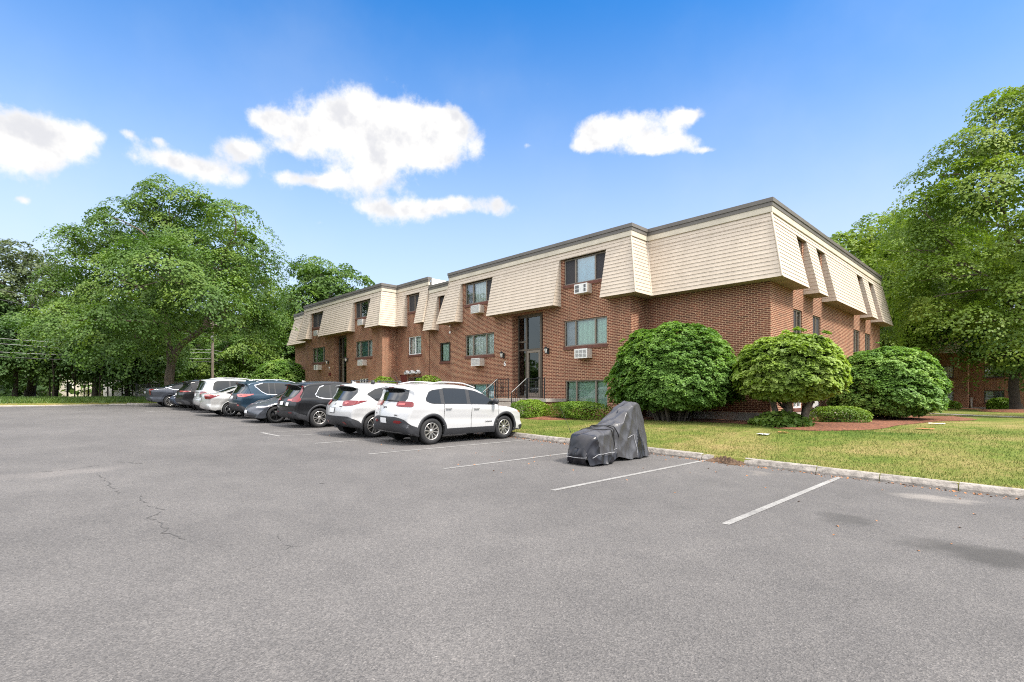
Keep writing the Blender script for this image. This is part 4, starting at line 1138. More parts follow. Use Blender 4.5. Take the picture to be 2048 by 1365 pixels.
shrub('yew_bush', 48, -28.6, 16.6, 1.0, 2.72, 1.0, .9, M['leaf_yew'], .085, 8000, 'rounded bright shrub left of the dark red door', group=GY, stems=0)
shrub('hedge_bush', 49, -47.6, 17.3, 1.2, 4.75, 2.75, 2.1, M['leaf_b'], .13, 40000, 'large dark clipped bush at the left end of the further building', group=GB, layers=.28, lo=.05, stems=6, power=2.2)
shrub('yew_bush', 50, -6.6, 64.5, .15, .98, 1.25, .8, M['leaf_yew'], .14, 5000, 'low flat yew under the left windows of the distant block', group=GY, stems=0, power=3.)
shrub('yew_bush', 51, -2.75, 65.2, .12, 1.28, .88, .8, M['leaf_yew'], .13, 5000, 'round clipped yew under the right window of the distant block', group=GY, stems=0, power=3.)
# leafy suckers at the rhododendron's foot
rg = np.random.default_rng(77)
n = 1500
a = rg.uniform(0, 6.283, n); r = np.sqrt(rg.uniform(0, 1, n)) * .75
P = np.stack([-5.75 + r * np.cos(a) * 1.25, 17.35 + r * np.sin(a), .6 + rg.uniform(0, .55, n) * (1 - (r / .9) ** 2)], 1)
o = quads('creeper', leaf_quads(rg, P, unit(rg.normal(0, .5, (n, 3)) + (0, -.2, .8)), .14), M['leaf'])
tag(o, 'dark leafy suckers around the foot of the rhododendron trunks', 'creeper', kind='thing')

# --- lawn blades and roadside weeds
def blades(name, pts, hmin, hmax, w, mat, seed):
    rg = np.random.default_rng(seed); n = len(pts)
    a = rg.uniform(0, 6.283, n); h = rg.uniform(hmin, hmax, n); dx, dy = np.cos(a) * w, np.sin(a) * w
    lx, ly = rg.normal(0, .5, n) * h, rg.normal(0, .5, n) * h
    V = np.empty((n, 4, 3)); z = pts[:, 2]
    V[:, 0] = np.stack([pts[:, 0] - dx, pts[:, 1] - dy, z - .01], 1); V[:, 1] = np.stack([pts[:, 0] + dx, pts[:, 1] + dy, z - .01], 1)
    V[:, 2] = np.stack([pts[:, 0] + dx * .3 + lx, pts[:, 1] + dy * .3 + ly, z + h], 1); V[:, 3] = np.stack([pts[:, 0] - dx * .3 + lx, pts[:, 1] - dy * .3 + ly, z + h], 1)
    return tag(quads(name, V, mat), kind='stuff')
rg = np.random.default_rng(3)
cand = []
def in_poly(q, poly): return sum(((a[1] > q[1]) != (b[1] > q[1])) and (q[0] < (b[0] - a[0]) * (q[1] - a[1]) / (b[1] - a[1]) + a[0]) for a, b in zip(poly, poly[1:] + poly[:1])) % 2
while len(cand) < 90000:
    x = rg.uniform(-22, 9); y = KY + .17 + abs(rg.normal(0, 1)) * 4.5
    if y > 30 or y > 17.9 and x < -6.7: continue
    if x < -13 and y > 15.1: continue
    if y > 15 and in_poly((x, y), bed): continue
    cand.append((x, y, zg(x, y)))
blades('grass', np.array(cand), .02, .045, .006, M['blade'], 1)
cand = [(x, y, zg(x, y)) for x, y in zip(rg.uniform(-52, -40.1, 42000), rg.uniform(-12, 22, 42000)) if x < -40.1 + rg.uniform(-1, 0)]
M['weed'] = m_leaf('weed_leaf', (.03, .06, .012), (.07, .13, .022), (.16, .22, .05), .2)
blades('grass', np.array(cand), .06, .28, .022, M['weed'], 2)
# ---------------------------------------------------------------- cars
def chaikin(p, n=2):
    p = [np.array(q, float) for q in p]
    for _ in range(n):
        q = [p[0]]
        for a, b in zip(p[:-1], p[1:]): q += [a * .75 + b * .25, a * .25 + b * .75]
        q.append(p[-1]); p = q
    return np.array(p)
class Shell:
    """one half of a car body as a grid: over the top first, then down the flank to a spine"""
    def __init__(s, sp):
        s.sp = sp; s.L, s.W = sp['L'], sp['W']
        top = chaikin(sp['top'], 2)
        d = np.r_[0, np.cumsum(np.hypot(*np.diff(top, axis=0).T))]
        K = 170
        t = np.linspace(0, d[-1], K); P = np.stack([np.interp(t, d, top[:, 0]), np.interp(t, d, top[:, 1])], 1)
        nb = 60
        B = np.stack([np.linspace(P[-1, 0], P[0, 0], nb)[1:-1], np.linspace(P[-1, 1], P[0, 1], nb)[1:-1]], 1)
        s.K = K; P = np.concatenate([P, B]); s.P = P
        s.bx, s.bz = zip(*sp['belt'])
        T = np.roll(P, -1, 0) - np.roll(P, 1, 0); T /= np.maximum(np.linalg.norm(T, axis=1, keepdims=True), 1e-6)
        Nn = np.stack([-T[:, 1], T[:, 0]], 1)     # outward (path runs rear-bottom, top, front-bottom)
        zs = sp.get('spine', .62)
        S_ = np.stack([np.clip(P[:, 0], .62, s.L - .75), np.full(len(P), zs)], 1)
        E = S_ - P; ln = np.linalg.norm(E, axis=1, keepdims=True); E = E / ln
        nx, nz = Nn[:, 0], Nn[:, 1]
        c = .045 * np.maximum(nz, 0) + np.where(nx < 0, sp.get('bow_r', .11), sp.get('bow_f', .24)) * np.abs(nx) ** 1.5
        c = np.where(nz < -.6, .01, c)
        r = np.where(nz < -.5, .05, sp.get('round', .085))
        ker = np.ones(9) / 9
        sm = lambda a: np.convolve(np.r_[a[-8:], a, a[:8]], ker, 'same')[8:-8]
        c, r = sm(c), sm(r)
        I = np.minimum(c + r, ln[:, 0] * .8)
        edge = P + E * I[:, None]
        we = s.w(edge[:, 0], edge[:, 1])
        cols = []
        for q in np.linspace(0, 1, 15):
            cols.append(np.stack([*(P + E * (c * q * q)[:, None]).T, (we - r) * q], 1))
        for th in np.linspace(0, np.pi / 2, 7)[1:]:
            cols.append(np.stack([*(P + E * (c + r * (1 - np.cos(th)))[:, None]).T, we - r + r * np.sin(th)], 1))
        s.J = len(cols)
        for u in np.linspace(0, 1, 27)[1:]:
            Q = P + E * (I + (ln[:, 0] - I) * u)[:, None]
            cols.append(np.stack([Q[:, 0], Q[:, 1], s.w(Q[:, 0], Q[:, 1])], 1))
        s.G = np.stack(cols, 1)                    # [k, j, (x, z, y)]
        s.zmax = int(np.argmax(P[:K, 1]))
        s.rooft = (P[:K, 0], P[:K, 1])
    def belt(s, x): return np.interp(x, s.bx, s.bz)
    def roof(s, x):
        a = s.P[:s.K]; m = a[:, 1] > .8
        o = np.argsort(a[m][:, 0]); return np.interp(x, a[m][o, 0], a[m][o, 1])
    def w(s, x, z):
        x, z = np.asarray(x, float), np.asarray(z, float); zb = s.belt(x); Wb = s.W / 2
        lo = Wb * (1 - .05 * np.maximum(0, (zb - z - .08) / .75) ** 2) - .05 * np.maximum(0, (.42 - z) / .22) ** 2
        up = Wb - .012 - s.sp.get('tumble', .27) * np.maximum(0, z - zb) - .06 * np.maximum(0, z - zb) ** 2
        k = .5 + .5 * np.tanh((z - zb + .0) / .018)
        o = lo * (1 - k) + up * k
        o = o + .012 * np.exp(-((z - zb + .13) / .07) ** 2) - .010 * np.exp(-((z - zb + .40) / .10) ** 2) * s.sp.get('scoop', 1.8)
        o = o - s.sp.get('tap_f', .10) * np.maximum(0, (x - (s.L - 1.05)) / 1.05) ** 2 - s.sp.get('tap_r', .05) * np.maximum(0, (.8 - x) / .8) ** 2
        for cx in s.sp['axles']:
            o = o + .016 * np.exp(-((np.hypot(x - cx, z - .36) - .46) / .10) ** 2)
        return o
    def contour(s, z, front=False):
        ks = range(s.zmax, s.K) if front else range(0, s.zmax + 1)
        ks = list(ks)[::-1] if front else list(ks)
        pts = []
        for j in range(s.J):
            col = s.G[ks, j]; zz = np.maximum.accumulate(col[:, 1]) + np.arange(len(ks)) * 1e-7
            pts.append((float(np.interp(z, zz, col[:, 0])), float(np.interp(z, zz, col[:, 2]))))
        x = pts[-1][0]
        for q in range(1, 60):
            xx = x + (-.03 if front else .03) * q; pts.append((xx, float(s.w(xx, z))))
        p = np.array(pts); d = np.r_[0, np.cumsum(np.hypot(*np.diff(p, axis=0).T))]
        return p, d

def car(spec):
    sp = spec; sh = Shell(sp); L, W = sp['L'], sp['W']; H = L / 2
    root = empty(sp.get('name', 'parked_car'))
    X, Y = sp['pos']; face = sp.get('face', 1)
    root.matrix_world = Matrix.Translation((X, Y, zlot(X) + .002)) @ Matrix.Rotation(math.atan(.024), 4, 'Y') @ Matrix.Rotation(R(90 * face + sp.get('yaw', 0)), 4, 'Z')
    tag(root, sp['label'], 'car', 'cars parked along the building')
    paint = sp['paint']; Ra = sp.get('arch', .405); tr = sp.get('tyre', .355)
    # --- body
    G = sh.G; nk, nj = G.shape[:2]
    half = np.stack([G[:, :, 0] - H, G[:, :, 2], G[:, :, 1]], -1)      # x, y, z
    for j in range(sh.J - 2, nj):                                      # snap flank vertices onto the arch circles
        for cx in sp['axles']:
            v = half[:, j]; dx, dz = v[:, 0] + H - cx, v[:, 2] - sp.get('axz', tr)
            dd = np.hypot(dx, dz); m = (np.abs(dd - Ra) < .028) & (dd > 1e-4)
            v[m, 0] = cx - H + dx[m] / dd[m] * Ra; v[m, 2] = sp.get('axz', tr) + dz[m] / dd[m] * Ra
    V, Fc, mi = [], [], []
    for sg in (1, -1):
        base = len(V); V += [(a, b * sg, c) for a, b, c in half.reshape(-1, 3)]
        for k in range(nk):
            k2 = (k + 1) % nk
            for j in range(nj - 1):
                q = (base + k * nj + j, base + k2 * nj + j, base + k2 * nj + j + 1, base + k * nj + j + 1)
                c = (half[k, j] + half[k2, j] + half[k2, j + 1] + half[k, j + 1]) / 4
                if c[1] > W * .29 and any(math.hypot(c[0] + H - cx, c[2] - sp.get('axz', tr)) < Ra - .004 for cx in sp['axles']): continue
                Fc.append(q if sg == 1 else q[::-1]); mi.append(1 if (k >= sh.K and j < sh.J) else 0)
    mb = MB(); mb.v, mb.f, mb.m, mb.sm = V, Fc, mi, [True] * len(Fc)
    for cx in sp['axles']:                                              # wheel wells
        for sg in (1, -1):
            rows = []
            for a in np.linspace(-40, 220, 27):
                x, z = cx - H + (Ra + .004) * math.cos(R(a)), sp.get('axz', tr) + (Ra + .004) * math.sin(R(a))
                yo = float(sh.w(x + H, z)) - .012
                rows.append([(x, sg * yo, z), (x, sg * .42, z)])
            mb.grid(rows, 2, True)
            mb.face([r[1] for r in rows], 2)
    body = mb.build('body', [M[paint], M['plastic'], M['well']], root, uv=False)
    # --- patches lying on the shell
    def grid_part(name, rows, mat, parent=None, rim=.012):
        mb = MB(); mb.grid(rows, 0, True)
        return mb.build(name, M[mat], parent or root, uv=False)
    def lerp_keys(keys, n):
        z = np.array([k[0] for k in keys]); zz = np.linspace(z[0], z[-1], n)
        return [(q, float(np.interp(q, z, [k[1] for k in keys])), float(np.interp(q, z, [k[2] for k in keys]))) for q in zz]
    def tail(name, keys, mat, off=.006, front=False, sides=(1, -1), nz=14, ns=16, parent=None):
        """rows (height, from, to) measured round the end of the car from its middle"""
        out = []
        for sg in sides:
            rows = []
            for z, s0, s1 in lerp_keys(keys, nz):
                p, d = sh.contour(z, front)
                row = []
                for q in np.linspace(s0, s1, ns):
                    a = abs(q); x = np.interp(a, d, p[:, 0]); y = np.interp(a, d, p[:, 1])
                    x2, y2 = np.interp(a + .01, d, p[:, 0]), np.interp(a + .01, d, p[:, 1])
                    tx, ty = x2 - x, y2 - y; ll = math.hypot(tx, ty) or 1
                    nx, ny = ((-ty, tx) if not front else (ty, -tx)); nx, ny = nx / ll * off, ny / ll * off
                    y_, ny_ = (y, ny) if q >= 0 else (-y, -ny)
                    row.append((float(x + nx) - H, float(y_ + ny_) * sg, z))
                rows.append(row)
            i0, i1 = rows[0], rows[-1]
            out.append(grid_part(name, rows, mat, parent))
        return out
    def flank(name, x0, x1, zlo, zhi, mat, off=.006, sides=(1, -1), nx=18, nz=7, parent=None):
        out = []
        for sg in sides:
            rows = []
            for x in np.linspace(x0, x1, nx):
                a, b = zlo(x) if callable(zlo) else zlo, zhi(x) if callable(zhi) else zhi
                b = max(a + .001, b)
                rows.append([(float(x) - H, sg * float(sh.w(x, z) + off), float(z)) for z in np.linspace(a, b, nz)])
            out.append(grid_part(name, rows, mat, parent))
        return out
    # side glass: black surround, then each pane
    dlo_lo = lambda x: float(np.interp(x, *zip(*sp['dlo_lo'])))
    dlo_hi = lambda x: float(min(sh.roof(x) - sp.get('rail', .125), np.interp(x, *zip(*sp['dlo_hi']))))
    gx0, gx1 = sp['dlo_lo'][0][0], sp['dlo_lo'][-1][0]
    flank('window_surround', gx0 - .02, gx1 + .02, lambda x: dlo_lo(x) - .018, lambda x: dlo_hi(x) + .014, sp.get('surround', 'plastic'), .003, nx=40)
    for i, (a, b) in enumerate(sp['panes']):
        flank('side_window', a, b, lambda x: dlo_lo(x) + .004, lambda x: dlo_hi(x) - .004, 'cglass', .007, nx=22)
    if 'trim' in sp:
        flank('window_trim', gx0 - .03, gx1 + .03, lambda x: dlo_lo(x) - .038, lambda x: dlo_lo(x) - .008, sp['trim'], .010, nx=40, nz=3)
        flank('window_trim', gx0 - .05, gx0 + .30, lambda x: max(dlo_lo(x) - .03, dlo_hi(x) + .004), lambda x: dlo_hi(x) + .034, sp['trim'], .010, nx=20, nz=3)
    tail('rear_window', sp['rear_glass'], 'cglass', .006, sides=(1,), nz=16, ns=26)
    tail('windshield', sp['windshield'], 'cglass', .006, True, sides=(1,), nz=14, ns=22)
    for key, mat in sp.get('lights', ()): tail('taillight', key, mat, .012)
    for nm, key, mat, sides in sp.get('extra', ()): tail(nm, key, mat, .018, sides=sides)
    for nm, key, mat, sides in sp.get('extra_f', ()): tail(nm, key, mat, .010, True, sides=sides)
    if 'bumper' in sp: tail('bumper', sp['bumper'], sp.get('clad', 'plastic'), .010, sides=(1,), nz=16, ns=60)
    if 'bumper_f' in sp: tail('bumper', sp['bumper_f'], sp.get('clad', 'plastic'), .010, True, sides=(1,), nz=12, ns=60)
    cl = sp.get('clad', None)
    xa, xb = sp['axles']
    if cl: flank('sill_cladding', xa + Ra - .02, xb - Ra + .02, .235, sp.get('sill', .42), cl, .010, nx=30)
    # arch lips
    for cx in (xa, xb):
        for sg in (1, -1):
            rows = []
            for a in np.linspace(-22, 202, 41):
                row = []
                for rr, o in ((Ra - .012, -.02), (Ra - .008, .010), (Ra + sp.get('lip', .05), .010), (Ra + sp.get('lip', .05) + .004, -.004)):
                    x, z = cx + rr * math.cos(R(a)), max(.23, sp.get('axz', tr) + rr * math.sin(R(a)))
                    row.append((x - H, sg * float(sh.w(x, z) + o), z))
                rows.append(row)
            grid_part('wheel_arch', rows, cl or paint)
    # doors: seam lines and handles
    for i, x in enumerate(sp['seams']):
        z1 = dlo_lo(x) - .02
        flank('door_seam', x, x + .014, .30, z1, 'well', .0025, nx=2, nz=12)
    for x in sp['handles']:
        z = dlo_lo(x) - .125
        for sg in (1, -1):
            mb = MB(); y = float(sh.w(x, z))
            pts = [(x - H + dx, sg * (y + dy), z) for dx, dy in ((-.10, .0), (-.085, .035), (.085, .035), (.10, .0))]
            mb.tube(pts, [.014, .016, .016, .014], 6); mb.build('door_handle', M[sp.get('hmat', paint)], root, uv=False)
    # mirrors
    mx = sp['mirror']
    for sg in (1, -1):
        z = dlo_lo(mx) + .06; y = float(sh.w(mx, z))
        mb = MB()
        rows = [[(mx - H + .06 * math.cos(t_) * s_, sg * (y + .02 + q), z + .02 + .075 * math.sin(t_) * s_) for t_ in np.linspace(0, 2 * np.pi, 13)[:-1]] for q, s_ in ((-.02, .35), (.03, .5), (.06, 1.), (.15, 1.08), (.20, .95), (.22, .5))]
        mb.grid(rows, 0, True, True); mb.face(rows[-1]); mb.build('mirror', M[sp.get('mirror_mat', paint)], root, uv=False)
    # plate
    if 'plate' in sp:
        z0, z1, w_, fr = sp['plate']
        tail('license_plate', [(z0, -.155 + w_, .155 + w_), (z1, -.155 + w_, .155 + w_)], 'plate', .022, fr, sides=(1,), nz=3, ns=5)
        if sp.get('plate_frame'): tail('plate_frame', [(z0 - .015, -.17 + w_, .17 + w_), (z1 + .015, -.17 + w_, .17 + w_)], 'plastic', .017, fr, sides=(1,), nz=3, ns=5)
    # roof rails, fin, spoiler
    if 'rails' in sp:
        a, b, m_ = sp['rails']
        for sg in (1, -1):
            mb = MB(); n = 12; P_ = []
            for k in range(n + 1):
                x = a + (b - a) * k / n; e = .055 * min(1, 4 * k / n, 4 * (n - k) / n)
                z = float(sh.roof(x)) - .03; P_.append((x - H, sg * (float(sh.w(x, z - .10)) - .09), z + e))
            mb.tube(P_, .018, 8); mb.build('roof_rail', M[m_], root, uv=False)
    if 'bars' in sp:
        for x in sp['bars']:
            z = float(sh.roof(x)); y = float(sh.w(x, z - .1)) - .06
            mb = MB(); mb.tube([(x - H, -y, z + .055), (x - H, y, z + .055)], .014, 8)
            for sg in (1, -1): mb.lathe([(.001, .075), (.05, .07), (.06, .0), (.05, -.06)], (x - H, sg * (y - .03), z), 'z', 8)
            mb.build('crossbar', M['plastic'], root, uv=False)
    if 'fin' in sp:
        x = sp['fin']; z = float(sh.roof(x)) - .02; mb = MB()
        mb.grid([[(x - H - .09 + q * .10, yy * (1 - q * .8), z + hh * q) for yy, q_ in ((-.03, 0), (0, 1), (.03, 0)) for hh in (.09,)] for q in (0, .5, 1)], 0)
        mb.face([(x - H - .11, 0, z), (x - H - .10, 0, z + .085), (x - H + .10, 0, z)]); mb.build('antenna_fin', M[sp.get('fin_mat', paint)], root, uv=False)
    if 'antenna' in sp:
        x = sp['antenna']; z = float(sh.roof(x)) - .02; mb = MB(); mb.tube([(x - H, .25, z), (x - H - .16, .25, z + .26)], .006, 5); mb.build('antenna', M['plastic'], root, uv=False)
    if 'spoiler' in sp:
        x0, z0, dx, wy, drop, m_ = sp['spoiler']       # front edge, height, overhang, half width, droop
        mb = MB(); rows = []
        for q in np.linspace(-1, 1, 17):
            y = wy * q; zc = z0 - .035 * q * q; bow = .07 * q * q
            dx_ = dx + .06
            rows.append([(x0 + .30 - H, y, zc + .015), (x0 - H + bow * .5, y, zc + .006), (x0 - dx_ - H + bow, y, zc - drop), (x0 - dx_ - H + bow + .005, y, zc - drop - .03), (x0 - H + bow * .5 - .02, y, zc - .12), (x0 + .22 - H, y, zc - .05)])
        mb.grid(rows, 0, True); mb.face(rows[0]); mb.face(rows[-1][::-1])
        o = mb.build('spoiler', M[m_], root, uv=False)
        mb = MB(); mb.grid([[(r[3][0] + .004, r[3][1], r[3][2] - .003), (r[4][0], r[4][1], r[4][2] - .014), (r[5][0] + .02, r[5][1], r[5][2] - .03)] for r in rows], 0, True); mb.build('spoiler_underside', M['plastic'], o, uv=False)
        mb = MB(); mb.box(x0 - dx - .06 - H - .006, x0 - dx - .06 - H + .03, -.13, .13, z0 - drop - .022, z0 - drop - .002); mb.build('brake_light', M['red'], o, uv=False)
    if 'wiper' in sp:
        z, s0, s1, dz = sp['wiper']; p, d = sh.contour(z); mb = MB()
        mb.tube([(float(np.interp(abs(q), d, p[:, 0])) - H - .03, float(np.interp(abs(q), d, p[:, 1])) * (1 if q > 0 else -1), z + dz * k) for k, q in enumerate(np.linspace(s0, s1, 5))], [.03, .024, .018, .014, .012], 6)
        mb.build('wiper', M['plastic'], root, uv=False)
    # wheels
    ws = sp.get('rim', (10, .026, 'alloy')); rr = sp.get('rimr', .228)
    wheel0 = None
    for cx in (xa, xb):
        for sg in (-1, 1):
            loc = (cx - H, sg * (W / 2 - .035), sp.get('axz', tr))
            if wheel0 is None:
                mb = MB(); mb.lathe([(.001, .07), (rr * .6, .07), (rr * .62, .10), (rr - .01, .11), (rr + .01, .15)], (0, 0, 0), 'y', 24)
                wh = mb.build('wheel', M['brake'], root, uv=False)
                mb = MB(); tw = .225
                mb.lathe([(rr + .006, .19), (rr, .02), (rr + .012, .004), (rr + .05, -.006), (tr - .05, .0), (tr - .018, .012), (tr - .004, .035), (tr, .06), (tr, tw - .06), (tr - .004, tw - .035), (tr - .02, tw - .01), (rr + .02, tw)], (0, 0, 0), 'y', 44)
                mb.build('tyre', M['rubber'], wh, uv=False)
                mb = MB()
                mb.lathe([(rr + .004, .012), (rr - .002, .004), (rr - .014, .010), (rr - .020, .05), (rr - .03, .12)], (0, 0, 0), 'y', 40)
                mb.lathe([(.001, .018), (.045, .018), (.060, .03), (.062, .06)], (0, 0, 0), 'y', 18)
                n, wd, _ = ws
                for k in range(n):
                    a = 2 * math.pi * k / n + (sp.get('pair', 0) * (1 if k % 2 else -1))
                    ca, sa = math.cos(a), math.sin(a)
                    rows = []
                    for q, w_, dep in ((.05, wd * .8, .028), (rr * .55, wd * .75, .020), (rr * .8, wd, .012), (rr - .012, wd * 1.25, .010)):
                        rows.append([(q * ca - y_ * sa, dd_, q * sa + y_ * ca) for y_, dd_ in ((-w_, dep + .03), (-w_ * .75, dep), (w_ * .75, dep), (w_, dep + .03))])
                    mb.grid(rows, 0, False)
                mb.build('rim', M[ws[2]], wh, uv=False)
                wheel0 = wh
                wh.location = loc
            else:
                wh = copy_tree(wheel0, root); wh.location = loc
            if sg == 1: wh.rotation_euler = (0, R(17), math.pi)
            else: wh.rotation_euler = (0, R(sp.get('spin', 8) * (1 if cx == xa else 2.3)), 0)
    return root, sh, H

def car_text(root, sh, H, s, z, pos, size, mat='badge', where='tail', bold=0):
    """lettering on the tailgate or on the right hand door"""
    if where == 'tail':
        p, d = sh.contour(z); x = float(np.interp(abs(pos), d, p[:, 0])); y = float(np.interp(abs(pos), d, p[:, 1])) * (1 if pos > 0 else -1)
        return text(root, s, (x - H - .012, y, z), size, M[mat], (R(90), 0, R(-90)), 'badge', .004)
    y = -float(sh.w(pos, z)) - .006
    return text(root, s, (pos - H, y, z), size, M[mat], (R(90), 0, 0), 'badge', .003)

for n_, c_, m_ in (('p_white', (.50, .50, .503), 0), ('p_pearl', (.49, .49, .49), 0), ('p_black', (.006, .0065, .008), .0), ('p_grey', (.075, .082, .098), .5), ('p_teal', (.014, .036, .060), .35), ('p_silver', (.52, .515, .50), .45), ('p_lsilver', (.50, .505, .51), .25), ('p_navy', (.030, .042, .075), .4), ('p_steel', (.058, .064, .078), .45)):
    M[n_] = m_paint(n_, c_, m_)

SUV = dict(belt=[(0, 1.03), (1.2, 1.02), (3.2, .98), (4.7, .90)], dlo_hi=[(0, 3), (5, 3)], seams=(1.30, 2.28, 3.33), handles=(1.45, 2.46), mirror=3.12, sill=.42, clad='plastic')
# 1 nearest: white SUV with red lamps, grey lower bumper
c, sh, H = car(dict(SUV, belt=[(0, 1.10), (1.2, 1.10), (3.2, 1.05), (4.7, .94)], L=4.62, W=1.86, pos=(-12.43, 9.55), paint='p_white', axles=(.93, 3.63), tyre=.362, arch=.425, lip=.062, rim=(10, .020, 'alloy'), rimr=.232,
    label='white SUV nearest the camera with dark grey bumper and silver roof rails',
    top=[(.42, .25), (.20, .29), (.07, .40), (.015, .56), (.0, .70), (.03, .86), (.075, .99), (.12, 1.06), (.37, 1.48), (.36, 1.56), (.42, 1.605), (.8, 1.655), (1.4, 1.68), (2.0, 1.668), (2.55, 1.60), (2.9, 1.46), (3.38, 1.14), (3.55, 1.075), (3.95, 1.02), (4.28, .94), (4.5, .83), (4.6, .68), (4.63, .50), (4.56, .32), (4.4, .24)],
    rail=.15, dlo_lo=[(.74, 1.20), (.82, 1.145), (.97, 1.12), (2.3, 1.095), (3.22, 1.07)], dlo_hi=[(.72, 1.24), (.84, 1.42), (.97, 1.47), (1.3, 1.51), (4, 3)], panes=((.74, 1.20), (1.33, 2.12), (2.25, 3.2)),
    rear_glass=[(1.155, -.60, .60), (1.25, -.645, .645), (1.42, -.60, .60), (1.52, -.58, .58)], windshield=[(1.10, -.70, .70), (1.56, -.60, .60)],
    lights=[([(1.03, .48, .90), (1.05, .36, .95), (1.13, .33, .92), (1.17, .40, .86)], 'red')],
    extra=[('reflector', [(.585, .42, .60), (.62, .37, .70), (.66, .44, .62)], 'red', (1, -1)), ('lamp_insert', [(1.075, .42, .66), (1.125, .42, .66)], 'pink', (1, -1)), ('chrome_strip', [(.315, -.62, .62), (.345, -.62, .62)], 'chrome', (1,))],
    bumper=[(.26, -1.0, 1.0), (.33, -1.16, 1.16), (.47, -1.22, 1.22), (.56, -.96, .96), (.68, -.80, .80), (.73, -.62, .62), (.755, -.44, .44)], bumper_f=[(.26, -.9, .9), (.40, -1.05, 1.05), (.44, -.8, .8)],
    extra_f=[('headlight', [(.80, .46, .88), (.86, .42, .98)], 'clear', (1, -1)), ('side_marker', [(.80, .80, .93), (.85, .86, 1.0)], 'amber', (1, -1))],
    plate=(.575, .715, .06, False), rails=(.85, 2.55, 'p_white'), antenna=.62, spoiler=(.50, 1.60, .24, .62, .05, 'p_white'), wiper=(1.185, .10, -.36, -.002), mirror_mat='plastic', hmat='p_white', bow_r=.15))
car_text(c, sh, H, 'Jeep', 1.0, .10, .105); car_text(c, sh, H, 'LIMITED', .80, -.46, .045); car_text(c, sh, H, '4x4', .81, .62, .045); car_text(c, sh, H, 'CHEROKEE', .56, 2.95, .058, where='door')
# 2 white SUV with crossbars
c, sh, H = car(dict(SUV, L=4.54, W=1.84, pos=(-14.93, 9.22), paint='p_pearl', axles=(.92, 3.62), tyre=.362, arch=.42, lip=.055, rim=(10, .017, 'alloy'), pair=.09, rimr=.245,
    label='white SUV with black roof crossbars and swept red tail lamps, second from the camera',
    top=[(.45, .27), (.2, .33), (.06, .45), (.0, .62), (.0, .80), (.05, .96), (.14, 1.09), (.20, 1.14), (.46, 1.50), (.46, 1.575), (.52, 1.605), (.85, 1.65), (1.4, 1.67), (2.0, 1.655), (2.55, 1.58), (2.9, 1.44), (3.36, 1.13), (3.5, 1.07), (3.9, 1.0), (4.2, .92), (4.42, .80), (4.52, .65), (4.54, .48), (4.46, .30), (4.3, .25)],
    dlo_lo=[(.70, 1.30), (.95, 1.12), (1.15, 1.06), (2.3, 1.02), (3.2, 1.0)], dlo_hi=[(.68, 1.31), (.95, 1.45), (1.3, 1.52), (4, 3)], panes=((.72, 1.22), (1.28, 1.42), (1.46, 2.14), (2.25, 3.18)),
    rear_glass=[(1.10, -.52, .52), (1.16, -.60, .60), (1.36, -.68, .68), (1.50, -.60, .60)], windshield=[(1.10, -.70, .70), (1.55, -.60, .60)],
    lights=[([(.955, .44, .62), (.985, .40, .86), (1.05, .36, 1.03), (1.105, .34, 1.18), (1.12, .60, 1.19)], 'red')],
    extra=[('reflector', [(.40, .52, .62), (.48, .44, .58)], 'red', (1, -1)), ('lamp_insert', [(1.01, .48, .58), (1.07, .46, .62)], 'pink', (1, -1)), ('tailgate_crease', [(.895, -.42, .42), (.912, -.42, .42)], 'p_silver', (1,))],
    bumper=[(.28, -.95, .95), (.40, -1.18, 1.18), (.52, -1.08, 1.08), (.60, -.86, .86), (.645, -.70, .70)],
    plate=(.745, .885, .08, False), plate_frame=True, bars=(.95, 1.9), fin=.72, spoiler=(.56, 1.605, .22, .60, .04, 'p_pearl'), wiper=(1.11, .40, .05, .0), mirror_mat='p_pearl', bow_r=.15))
mb = MB()
for k in range(24):     # winged oval emblem
    a, b = 2 * math.pi * k / 24, 2 * math.pi * (k + 1) / 24
    mb.face([(0, .085 * math.cos(a), .062 * math.sin(a)), (0, .085 * math.cos(b), .062 * math.sin(b)), (0, .070 * math.cos(b), .048 * math.sin(b)), (0, .070 * math.cos(a), .048 * math.sin(a))])
mb.tube([(0, .07, .035), (0, .03, .015), (0, .0, -.025), (0, -.03, .015), (0, -.07, .035)], [.004, .009, .012, .009, .004], 5)
p_, d_ = sh.contour(1.0); o = mb.build('emblem', M['chrome'], c, uv=False, loc=(float(p_[0][0]) - H - .012, .0, 1.0))
mb = MB(); mb.box(.12 - H, .30 - H, .06, .16, .27, .33); mb.build('tow_hitch', M['plastic'], c, uv=False)
car_text(c, sh, H, 'SKYACTIV', .935, -.36, .040); car_text(c, sh, H, 'CX-5', .955, .62, .06)
